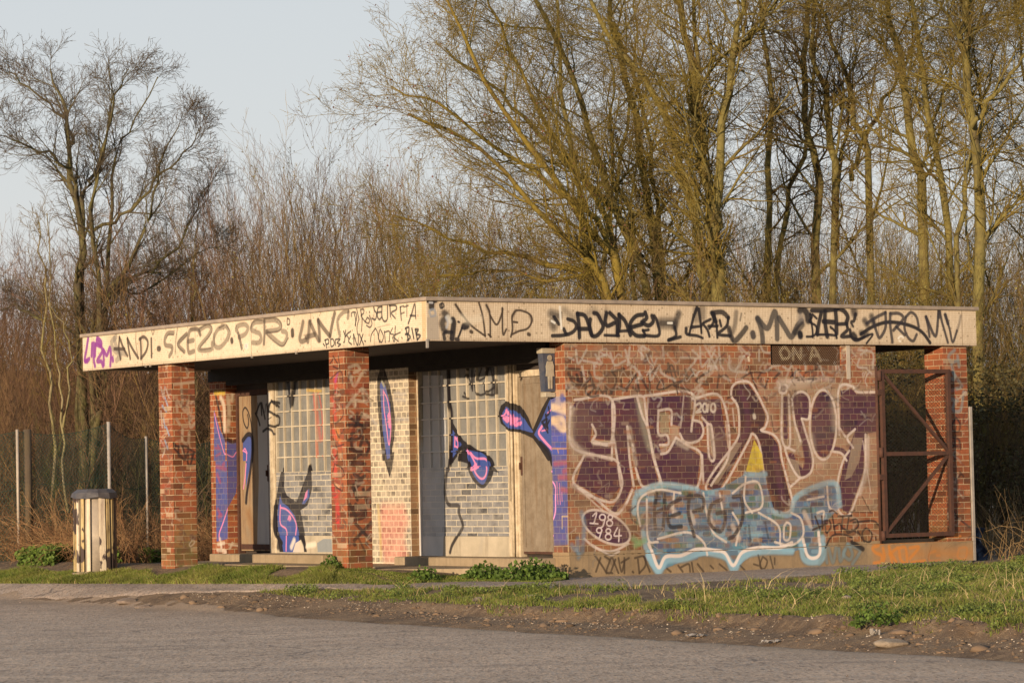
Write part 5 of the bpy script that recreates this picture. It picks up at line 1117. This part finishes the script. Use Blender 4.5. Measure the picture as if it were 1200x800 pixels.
S = [(.09, .02, -1.5, [(735, 620), (725, 450)] + cr(*c8, '430 550 400 490 350 440 250 330 150 250 60 210')),
     (.08, .018, -1., [(740, 560)] + cr(*c8, '450 500 400 430 300 300 200 150 150 40 110 -50')),
     (.07, .016, .5, [(735, 560)] + cr(*c8, '440 540 300 490 170 450 30 398')),
     (.06, .016, 1.2, [(742, 540)] + cr(*c8, '450 480 380 330 290 180 230 50 190 -60')),
     (.06, .016, 0, [(738, 520)] + cr(*c8, '440 470 330 350 220 270 120 200 30 160')),
     (.05, .014, -1, [(740, 600)] + cr(*c8, '430 540 330 520 220 500 120 510'))]
make_tree('leaning_tree', 'low yellow-green branches sweeping out to the left over the fascia corner', 'tree', S, 51, (m_olive2, m_olive2, m_olive2),
          [sp(20, .2, 1, 1.8, 44, 9, .05, .08, .42, .35), sp(9, .15, 1, .8, 42, 6, .04, .09, .55, .35), sp(6, .2, 1, .33, 44, 4, .02, .09, .65, .3), sp(2, .3, 1, .16, 45, 3, 0, .1, .7, .2)], leaves=1500, leafcol=(.15, .065, .04))
S = [(.10, .04, .5, [(962, 620), (960, 420)] + cr(*c5_, '40 470 12 330 5 150 20 0 30 -150')),
     (.09, .035, -.7, [(976, 620), (976, 420)] + cr(*c5_, '80 490 75 350 60 250 30 150 30 0 10 -140')),
     (.08, .03, -1, [(1020, 620), (1018, 440)] + cr(*c5_, '175 460 150 340 120 230 90 130 30 0 -40 -140')),
     (.05, .02, 1.2, cr(*c5_, '130 470 130 420 200 290 250 200 300 100 370 0'))]
make_tree('mossy_tree', 'cluster of crossing mossy stems above the vent grille', 'tree', S, 55.5, (m_olive, m_olive, m_brown), main_spec)
S = [(.11, .045, .6, [(1086, 640), (1084, 460)] + cr(*c5_, '310 540 290 380 270 220 250 100 220 0 190 -140')),
     (.085, .035, -.8, [(1115, 640), (1116, 460)] + cr(*c5_, '380 600 350 420 320 200 285 0 260 -150')),
     (.04, .018, 1, cr(*c5_, '320 360 345 300 410 150 440 40'))]
make_tree('mossy_tree', 'pair of mossy trunks behind the gate end of the roof', 'tree', S, 53.5, (m_olive, m_olive, m_olive2), main_spec)
S = [(.125, .05, .4, [(1152, 650), (1150, 470)] + cr(*c5_, '465 700 450 400 430 150 425 0 420 -150')),
     (.06, .025, 1.5, [(1122, 640), (1122, 440)] + cr(*c5_, '410 620 425 450 440 400 470 250 520 100')),
     (.05, .02, -1, cr(*c5_, '440 330 500 250 578 150 640 60')),
     (.05, .02, -1, cr(*c5_, '430 150 390 60 330 -20'))]
make_tree('mossy_tree', 'single straight thick mossy trunk furthest right, beyond the roof end', 'tree', S, 50.5, (m_olive, m_olive, m_olive2), main_spec)
S = [(.09, .03, .4, [(912, 640), (905, 420), (898, 240), (905, 120), (890, 0), (880, -60)]), (.06, .02, 1, [(905, 420), (920, 260), (950, 140), (960, 20), (980, -60)])]
make_tree('mossy_tree', 'slender mossy tree between the tallest trunk and the crossing stems', 'tree', S, 58, (m_olive, m_olive, m_brown), main_spec)
S = [(.10, .03, .4, [(1262, 640), (1258, 420), (1250, 240), (1262, 100), (1250, -60)]), (.06, .02, -1, [(1258, 420), (1230, 260), (1205, 120), (1190, 0)])]
make_tree('mossy_tree', 'mossy tree whose branches reach in from beyond the right edge', 'tree', S, 53, (m_olive, m_olive, m_olive2), main_spec)
S = [(.09, .03, .4, [(700, 640), (694, 420), (680, 240), (660, 100), (650, -60)]), (.06, .02, 1.5, [(694, 420), (715, 260), (740, 120), (745, -20)])]
make_tree('mossy_tree', 'thin brown tree far behind the leaning stems', 'tree', S, 60, (m_olive, m_grey, m_brown), main_spec)
# pale birch saplings in the left thicket
for (lab, S, Y) in (('pale slim birch stem in front of the left trunk', [(.024, .010, 0, [(80, 600), (76, 540), (72, 470), (64, 420), (58, 360), (55, 250)]), (.02, .006, -.6, [(74, 500), (84, 430), (72, 380), (40, 330)])], 47.5),
                    ('yellowish mossy sapling left of the birch stem', [(.03, .012, 0, [(66, 620), (62, 500), (56, 420), (50, 330), (46, 260)])], 49),
                    ('tall pale sapling between the grey tree and the roof corner', [(.04, .01, 0, [(228, 640), (226, 420), (228, 330), (232, 250)])], 54)):
    make_tree('sapling', lab, 'tree', S, Y, (m_pale, m_pale, m_brown), [sp(12, .3, 1, .8, 35, 6, .1, .1, .5, .4), sp(6, .2, 1, .35, 40, 4, .05, .15, .6, .3), sp(4, .2, 1, .16, 40, 3, .05, .15, .6, .3)])

# ------------------------------------------------------------------ thickets
def tint_tubes(name, groups, cols, mat):
    V, Fq = skin(groups); me = fast_mesh(name, V, Fq); ca = me.color_attributes.new('tint', 'FLOAT_COLOR', 'POINT')
    cc = np.concatenate([np.repeat(c, g[1].shape[1] * g[2], 0) for g, c in zip(groups, cols)])
    ca.data.foreach_set('color', np.concatenate([cc, np.ones((len(cc), 1))], 1).astype(np.float32).reshape(-1)); return link_mesh(name, me, mat)
m_tw = tint_mat('thicket_twig', .85)
TOPX = [-400, 0, 60, 110, 200, 250, 300, 350, 400, 430, 480, 520, 560, 640, 700, 780, 860, 950, 1050, 1200, 1700]
TOPY = [320, 290, 275, 300, 262, 222, 212, 200, 192, 186, 200, 228, 235, 262, 270, 262, 240, 235, 240, 262, 280]
def thicket(name, n, Y0, Y1, hs, nb, nt, colf, rbase=.0075, lo=.55, xr=1.25, nt2=0, up=.16):
    Yd = TR.uniform(Y0, Y1, n); px = TR.uniform(600 - 600 * xr * 1.05, 600 + 600 * xr * 1.05, n); X = (px - 600) / CAM_F * Yd; Z = height(X, Yd, False)
    topy = np.interp(px, TOPX, TOPY) + 40 * (vnoise(px / 55., px * 0, 1, 71) - .5) + 24 * (vnoise(px / 19., Yd * .3, 1, 72) - .5); ztop = np.array([at(p, ty, yd)[2] for p, ty, yd in zip(px, topy, Yd)])
    hgt = (ztop - Z) * (1 - (1 - lo) * TR.rand(n) ** 1.4) * hs
    K = 8; P = np.zeros((n, K, 3)); P[:, 0] = np.stack([X, Yd, Z - .05], -1); lean_ = (vnoise(px / 24., Yd * .5, 1, 73) - .5) * 1.1; d = unit(np.stack([lean_ + TR.randn(n) * .22, TR.randn(n) * .25, np.ones(n)], -1)); hgt = hgt * (1 + .12 * np.abs(lean_))
    for k in range(1, K): d = unit(d + TR.randn(n, 3) * .09 + np.array([0, 0, .06])); P[:, k] = P[:, k - 1] + d * (hgt / (K - 1))[:, None]
    Rd = (rbase * TR.uniform(.6, 1.8, n))[:, None] * np.linspace(1, .22, K)[None]
    c0 = colf(px, n) * (.65 + .75 * vnoise(px / 30., Yd * .4, 1, 74))[:, None]
    P1, R1 = grow(P, Rd, nb, .10, .97, -.30, 36, 6, up, .13, .62, rmin=.003, fall=.45); c1_ = np.repeat(c0, nb, 0) * TR.uniform(.8, 1.25, (n * nb, 1))
    P2, R2 = grow(P1, R1, nt, .15, 1, -.42, 36, 4, up * .8, .15, .7, rmin=.0026, fall=.3); c2_ = np.repeat(c1_, nt, 0) * TR.uniform(.8, 1.25, (len(P2), 1))
    G_ = [(P, Rd, 4), (P1, R1, 3), (P2, R2, 3)]; C_ = [c0, c1_, c2_]
    if nt2: P3, R3 = grow(P2, R2, nt2, .2, 1, -.5, 36, 3, up * .5, .15, .8, rmin=.002, fall=.3); G_.append((P3, R3, 3)); C_.append(np.repeat(c2_, nt2, 0))
    return tag(tint_tubes(name, G_, C_, m_tw), kind='stuff'), P, P1, c0
def colA(px, n):
    ol = np.clip(np.interp(px, [-300, 60, 250, 380, 460, 560, 700, 900, 1500], [.15, .1, .15, .35, .8, .6, .5, .75, .6]) + TR.uniform(-.35, .35, n), 0, 1)[:, None]
    return (np.array([.138, .074, .042]) * (1 - ol) + np.array([.165, .118, .024]) * ol) * TR.uniform(.6, 1.35, (n, 1))
_, TP, TP1, _c0 = thicket('shrub_thicket', 850, 48.5, 60, 1., 12, 8, colA, nt2=2)
def colB(px, n): return colA(px, n) * np.array([.9, .85, .95])
thicket('far_thicket', 2300, 62, 95, .97, 8, 5, colB, rbase=.012, lo=.75)
# dense dark undergrowth behind the building and left of it: arching dead stems
def colU(px, n): return np.where(TR.rand(n, 1) < .25, np.array([.13, .115, .035]), np.array([.10, .064, .038])) * TR.uniform(.5, 1.4, (n, 1))
thicket('undergrowth', 1200, 47.6, 53, .5, 9, 5, colU, rbase=.007, lo=.4, up=.02, nt2=1)
# young leaves and catkins on the olive parts of the thicket, ivy in the dark corner
pxT = np.repeat(w2px(TP[:, 0])[0], len(TP1) // len(TP)); w_ = np.interp(pxT, [-300, 300, 380, 460, 560, 700, 860, 1000, 1400], [0, .02, .35, .9, .4, .3, .8, 1, 1])
k = np.nonzero(TR.rand(len(TP1)) < w_)[0]; C = []
for r in range(9): C.append(interp_poly(TP1[k], TR.uniform(.25, 1, len(k)))[0] + TR.randn(len(k), 3) * .05)
C = np.concatenate(C)
tag(leaf_cloud('shrub_leaves', C, .032, (.20, .165, .045), None, .45), kind='stuff')
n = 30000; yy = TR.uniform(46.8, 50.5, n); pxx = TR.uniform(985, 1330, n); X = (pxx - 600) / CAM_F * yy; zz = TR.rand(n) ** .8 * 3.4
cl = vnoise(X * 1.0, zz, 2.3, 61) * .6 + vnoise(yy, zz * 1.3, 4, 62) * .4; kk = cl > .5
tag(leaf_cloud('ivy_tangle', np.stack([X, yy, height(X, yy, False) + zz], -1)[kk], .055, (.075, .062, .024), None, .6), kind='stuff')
# brambles and dead stalks along the foot of the thicket
def arcs(n, keep, y0, y1, h, x0=-11, x1=11):
    P0 = scatter(n, x0, x1, y0, y1, keep); n = len(P0); K = 6; P = np.zeros((n, K, 3)); P[:, 0] = P0; a = TR.uniform(0, 2 * np.pi, n)
    d = unit(np.stack([np.cos(a) * .45, np.sin(a) * .45, np.ones(n)], -1)); L = h * TR.uniform(.35, 1.25, n); b = TR.uniform(0, .5, n)[:, None] * np.array([0, 0, -1])
    for k in range(1, K): d = unit(d + b + TR.randn(n, 3) * .12); P[:, k] = P[:, k - 1] + d * (L / (K - 1))[:, None]
    return P, (TR.uniform(.0025, .0055, n))[:, None] * np.linspace(1, .4, K)[None]
P, Rd = arcs(5200, lambda X, Y, px, py: (px < 420) & (py < 662) & outside(X, Y) & (dist_road(X, Y) > 1.9), 40, 50, .95, -11, 0)
P2, R2 = grow(P, Rd, 3, .3, 1, .28, 40, 4, 0, .2, .7, rmin=.0022)
c0 = np.where(TR.rand(len(P), 1) < .5, np.array([.33, .19, .085]), np.array([.22, .11, .05])) * TR.uniform(.5, 1.3, (len(P), 1))
br, = [tint_tubes('bramble_stalks', [(P, Rd, 3), (P2, R2, 3)], [c0, np.repeat(c0, 3, 0)], m_tw)]; tag(br, kind='stuff')
P, Rd = arcs(1500, lambda X, Y, px, py: (px > 1146) & outside(X, Y) & (py < 664), 39, 49, .9, 6, 11)
tag(tint_tubes('dead_stalks', [(P, Rd, 3)], [np.array([.28, .18, .08]) * TR.uniform(.4, 1.2, (len(P), 1))], m_tw), kind='stuff')
gL = scatter(9000, -11, -.5, 40, 46, lambda X, Y, px, py: (py < 664) & (px < 420) & outside(X, Y) & (vnoise(X, Y, 1.1, 71) > .7))
gL[:, 2] += TR.uniform(.01, .22, len(gL)); tag(leaf_cloud('ground_ivy', gL, .05, (.10, .15, .025), None, .5), kind='stuff')
tag(leaf_cloud('verge_weeds', VERGE_WEEDS, .022, (.13, .165, .035), None, .5), kind='stuff')
# low leafy weeds
for px_, py_, rx, n, s, lab in ((566, 679, .26, 600, .045, 'small leafy green weed left of the larger one, below the door step'), (622, 681, .42, 1500, .047, 'largest leafy green weed, growing at the foot of the near door step'),
                                (393, 668, .20, 450, .045, 'leafy weed at the left foot of the corner column'), (498, 681, .18, 320, .042, 'tiny leafy weed at the end of the concrete slab'),
                                (168, 652, .30, 420, .045, 'green leafy weed between the litter bin and the far column'), (1030, 735, .24, 520, .032, 'round leafy weed at the top of the soil bank, on the right')):
    g = ground_at(px_, py_, True); a = TR.uniform(0, 2 * np.pi, n); r = rx * np.sqrt(TR.rand(n)); Cw = np.stack([r * np.cos(a), r * np.sin(a) * .8, (.02 + .20 * (1 - (r / rx) ** 2) * TR.rand(n)) * (rx / .3) ** .5], -1)
    o = leaf_cloud('weed', Cw, s, (.085, .135, .022), None, .45); o.location = g; tag(o, lab, 'weed')
# ------------------------------------------------------------------ litter bin
bx, by, bz = ground_at(112, 673); BIN = empty('litter_bin', (bx, by, bz), .1, 'round litter bin of upright wooden slats with a bent dark metal lid, on the grass', 'litter bin')
m_sl1 = plaster_mat('old_slat_yellowed', (.52, .40, .20), (.40, .28, .12), None, 6, (.08, .055, .035), wear=1.); m_sl2 = plaster_mat('old_slat_pale', (.62, .52, .38), (.52, .42, .30), None, 6, (.14, .09, .09), wear=.9)

for m_ in (m_sl1, m_sl2):      # splashes of dark paint across the slats
    q = NT.__new__(NT); q.mat = m_; q.nt = m_.node_tree; q.b = q.nt.nodes['Principled BSDF']; src = q.b.inputs['Base Color'].links[0].from_socket
    q.base(q.mix(q.ramp(q.noise(q.n('Mapping', {'Vector': q.coord(), 'Scale': (1, 1, .55)}).outputs[0], 6.5, 3, .5), [(.55, 0), (.58, .92)]), src, (.035, .022, .028)))
m_sl3 = plaster_mat('old_slat_dark', (.26, .17, .11), (.16, .11, .08), None, 6, (.08, .05, .05), wear=.8); m_lid = simple_mat('dark_bent_metal', (.045, .042, .048), (.10, .09, .09), 5, .45); m_lin = simple_mat('galvanised_liner', (.42, .35, .27), (.30, .25, .2), 5, .5)
MB().tube([(0, 0, .03), (0, 0, 1.0)], .245, 28).build('liner', m_lin, BIN)
MB().tube([(0, 0, -.03), (0, 0, .035)], .30, 28).build('base', m_conc, BIN)
rr_ = random.Random(4)
for i in range(20):
    if i in (15,): continue
    a = 2 * math.pi * i / 20 + .06; r = .272; wd = .080 if i == 16 else .046; c, s_ = math.cos(a), math.sin(a); t = Vector((-s_, c, 0)); o = Vector((c * r, s_ * r, 0)); e = rr_.uniform(-.012, .012)
    MB().bar(o + Vector((0, 0, .05)) + t * e, o + Vector((0, 0, 1.02)), wd, .022, up=(c, s_, 0)).build('slat', [m_sl1, m_sl2, m_sl3][1 if i in (16, 14, 12) else 2 if i in (19, 0, 1, 2, 3) else 0], BIN)
lid = MB(); bm = lid.bm; prof = [(0, 1.125), (.235, 1.118), (.295, 1.075), (.315, 1.005)]; rings = []
for r, z in prof[1:]: rings.append([bm.verts.new((r * math.cos(2 * math.pi * k / 12 + .2), r * math.sin(2 * math.pi * k / 12 + .2), z + (.018 * math.sin(k * 2.3) if z < 1.05 else .006 * math.sin(k * 1.7)))) for k in range(12)])
cv = bm.verts.new((0, 0, 1.12))
for k in range(12): bm.faces.new((cv, rings[0][k], rings[0][(k + 1) % 12]))
for r0, r1 in zip(rings, rings[1:]):
    for k in range(12): bm.faces.new((r0[k], r1[k], r1[(k + 1) % 12], r0[(k + 1) % 12]))
bm.faces.new(rings[-1][::-1]); lid.build('lid', m_lid, BIN)
# ------------------------------------------------------------------ wire fence behind
FP = [(-120, 506), (20, 503), (127, 494), (171, 511), (262, 512)]; FY = [45.2, 46., 47., 47.8, 49.2]
pts = [at(x, y, Y) for (x, y), Y in zip(FP, FY)]
FN = empty('wire_fence', (pts[1][0], pts[1][1], float(height(pts[1][0], pts[1][1]))), 0, 'green wire mesh fence on thin posts in front of the left thicket', 'fence'); fo = np.array(FN.location)
for i, p in enumerate(pts):
    g = float(height(p[0], p[1])) - .05; MB().tube([(p[0] - fo[0], p[1] - fo[1], g - fo[2]), (p[0] - fo[0], p[1] - fo[1], p[2] - fo[2])], .028 if i in (2,) else .022, 8).build('post', m_zinc if i != 1 else m_lin, FN)
P1_ = pts[1]; g = float(height(P1_[0], P1_[1])); MB().tube([(.13, .12, -.05), (.13, .12, P1_[2] - fo[2])], .06, 10).build('post', m_greyt, FN)
ftop = [p[2] - .03 for p in pts]; segs = []; gr = []
for (p, t0_), (p2, t1_) in zip(zip(pts, ftop), zip(pts[1:], ftop[1:])):
    D = math.hypot(p2[0] - p[0], p2[1] - p[1]); g0 = float(height(p[0], p[1])); nn = int((D + 2.2) / .06)
    for sgn in (1, -1):
        for k in range(nn + 1):
            x0_ = k * .06 - (2.2 if sgn > 0 else 0); a_ = np.array([x0_, 0.]); b_ = np.array([x0_ + sgn * 2.2, 2.2])
            c_ = clipseg(tuple(a_), tuple(b_), 0, D, 0, 1.9)
            if not c_: continue
            q0, q1 = a_ + (b_ - a_) * c_[0], a_ + (b_ - a_) * c_[1]; L_ = []
            for t in np.linspace(0, 1, 4):
                s_, z_ = q0 + (q1 - q0) * t; f = s_ / D; top = t0_ + (t1_ - t0_) * f; sag = .10 * math.sin(math.pi * f) * (z_ / 1.9)
                L_.append((p[0] + (p2[0] - p[0]) * f, p[1] + (p2[1] - p[1]) * f + .02 * sgn * .1, g0 + (top - g0) * z_ / 1.9 - sag))
            segs.append(L_)
segs = np.array(segs) - fo; V, Fq = skin([(segs, np.full(segs.shape[:2], .0032), 3)])
m_gw = simple_mat('green_coated_wire', (.035, .08, .055), (.04, .065, .05), 3, .5, bump=0)
link_mesh('wire_mesh', fast_mesh('wire_mesh', V, Fq), m_gw, FN)
wr = []
for (p, t0_), (p2, t1_) in zip(zip(pts, ftop), zip(pts[1:], ftop[1:])):
    for hz in (1.0, .62):
        f = np.linspace(0, 1, 8); g0 = float(height(p[0], p[1])); wr.append(np.stack([p[0] + (p2[0] - p[0]) * f, p[1] + (p2[1] - p[1]) * f, g0 + (t0_ + (t1_ - t0_) * f - g0) * hz - .10 * np.sin(np.pi * f)], -1) - fo)
V, Fq = skin([(np.array(wr), np.full((len(wr), 8), .004), 4)]); link_mesh('tension_wire', fast_mesh('tension_wire', V, Fq), m_gw, FN)
# ------------------------------------------------------------------ stones and rubbish by the road
def stone(name, px_, py_, sx, sy, sz, mat, lab, cat, seed, rz=0):
    g = ground_at(px_, py_, True); bm = bmesh.new(); bmesh.ops.create_icosphere(bm, subdivisions=3, radius=1); rr = random.Random(seed); ax = [Vector((rr.uniform(-1, 1), rr.uniform(-1, 1), rr.uniform(-1, 1))).normalized() for _ in range(9)]
    for v in bm.verts:
        c = v.co.copy()
        for a in ax:
            dd_ = c.dot(a); lim_ = .62 + .2 * abs(a.x)
            if dd_ > lim_: c -= a * (dd_ - lim_) * .85
        v.co = Vector((c.x * sx, c.y * sy, c.z * sz))
    me = bpy.data.meshes.new(name); bm.to_mesh(me); bm.free(); o = link_mesh(name, me, mat); o.location = (g[0], g[1], g[2] + sz * .35); o.rotation_euler = (0, 0, rz); return tag(o, lab, cat)
m_st = simple_mat('pale_flat_stone', (.30, .235, .17), (.19, .145, .105), 12, .9, bump=.6); m_st2 = simple_mat('broken_concrete', (.24, .18, .14), (.15, .115, .09), 10, .95, bump=.6); m_pap = simple_mat('dirty_paper', (.55, .5, .45), (.38, .33, .28), 8, .8)
stone('stone', 1043, 757, .15, .10, .045, m_st, 'flat pale stone at the foot of the soil bank beside the road', 'stone', 1)
stone('stone', 992, 703, .05, .04, .04, m_st, 'small pale stone half hidden in the verge grass on the right', 'stone', 7)
stone('concrete_chunk', 148, 707, .13, .09, .055, m_st2, 'larger broken lump of concrete on the left edge of the asphalt', 'rubble', 2)
stone('concrete_chunk', 168, 712, .12, .06, .03, m_st2, 'thin broken slab of concrete right beside the larger lump', 'rubble', 3, .4)
stone('concrete_chunk', 560, 705, .07, .05, .04, m_st2, 'brown lump of rubble on the bare soil below the path', 'rubble', 5, .4)
def paper(px_, py_, w_, lab, seed, cat='litter', mat=None, h_=.03):
    g = ground_at(px_, py_, True); rr = random.Random(seed); bm = bmesh.new(); nx_, ny_ = 8, 5; vs = [[bm.verts.new(((i / nx_ - .5) * w_ * (1 + .3 * rr.uniform(-1, 1) * (j in (0, ny_))), (j / ny_ - .5) * w_ * .6 + rr.uniform(-.1, .1) * w_ * .3, .012 + rr.random() * h_)) for i in range(nx_ + 1)] for j in range(ny_ + 1)]
    for j in range(ny_):
        for i in range(nx_): bm.faces.new((vs[j][i], vs[j][i + 1], vs[j + 1][i + 1], vs[j + 1][i]))
    bmesh.ops.solidify(bm, geom=bm.faces[:], thickness=.002); me = bpy.data.meshes.new('scrap'); bm.to_mesh(me); bm.free(); o = link_mesh('paper_scrap', me, mat or m_pap); o.location = g; o.rotation_euler = (0, 0, rr.uniform(-.5, .5)); return tag(o, lab, cat)
paper(815, 747, .17, 'crumpled pale paper scrap lying below the middle of the soil bank', 1)
paper(903, 755, .15, 'long torn paper scrap at the road edge, between crumpled one and flat stone', 2)
paper(625, 701, .12, 'pale scrap on the soil where the verge grass begins', 3)
paper(1042, 662, .20, 'yellowish scrap lying against the wall base below the orange letters', 4, mat=simple_mat('yellow_scrap', (.6, .5, .25), (.5, .42, .25), 8))
paper(1026, 746, .08, 'small curled pale scrap directly above the flat stone', 5, h_=.06)
# torn sheet caught beside the gate column
g = at(1150, 660, 40.6); g[2] = float(height(g[0], g[1])); bm = bmesh.new(); rr = random.Random(8); rows = []
for j in range(9):
    z = j / 8 * .42; wd = .10 * (1 - .55 * j / 8) + .03; rows.append([bm.verts.new((-.05 + (i / 4 - .5) * wd * 2 + .03 * math.sin(j) + .02 * rr.uniform(-1, 1), .05 * math.sin(i * 2 + j) + .02 * rr.uniform(-1, 1), z)) for i in range(5)])
for j in range(8):
    for i in range(4): bm.faces.new((rows[j][i], rows[j][i + 1], rows[j + 1][i + 1], rows[j + 1][i]))
bmesh.ops.solidify(bm, geom=bm.faces[:], thickness=.003); me = bpy.data.meshes.new('plastic_sheet'); bm.to_mesh(me); bm.free()
o = link_mesh('plastic_sheet', me, simple_mat('grey_blue_plastic', (.10, .13, .20), (.06, .08, .12), 9, .5)); o.location = g; tag(o, 'torn grey-blue plastic rag snagged on twigs right of the gate column', 'rag')
# ------------------------------------------------------------------ added rises blocking low skylight: low behind the thicket, higher behind and beside the viewer, open where the sun stands
nA, aa_ = 480, np.linspace(0, 2 * np.pi, 480, endpoint=False)
dsun = np.abs((aa_ - SUN_AZ + np.pi) % (2 * np.pi) - np.pi); dview = np.abs((aa_ - np.pi / 2 + np.pi) % (2 * np.pi) - np.pi)
hi_ = sst(dview, R_(50), R_(75)) * sst(dsun, R_(9), R_(20)); V = []
for j, (r, lo_, up_) in enumerate(((120, -1, -1), (126, 2, 5), (140, 4, 7), (175, 6.5, 9), (260, 11, 13), (420, 14, 16))):
    for a, k in zip(aa_, hi_):
        hh_ = lo_ + (up_ - lo_) * k; V.append((r * math.cos(a), 30 + r * math.sin(a), (hh_ * (.82 + .3 * float(vnoise(a * 9, j, 1, 81)) + .14 * float(vnoise(a * 60, j, 1, 82)))) if hh_ > 0 else -1))
V = np.array(V); idx = np.arange(nA * 6).reshape(6, nA); Fq = np.stack([idx[:-1], np.roll(idx[:-1], -1, 1), np.roll(idx[1:], -1, 1), idx[1:]], -1).reshape(-1, 4)[:, ::-1]
tag(link_mesh('sky_block_rise', fast_mesh('sky_block_rise', V, Fq), simple_mat('sky_block_brown', (.07, .052, .032), (.045, .04, .024), .15, bump=.0)), kind='structure')
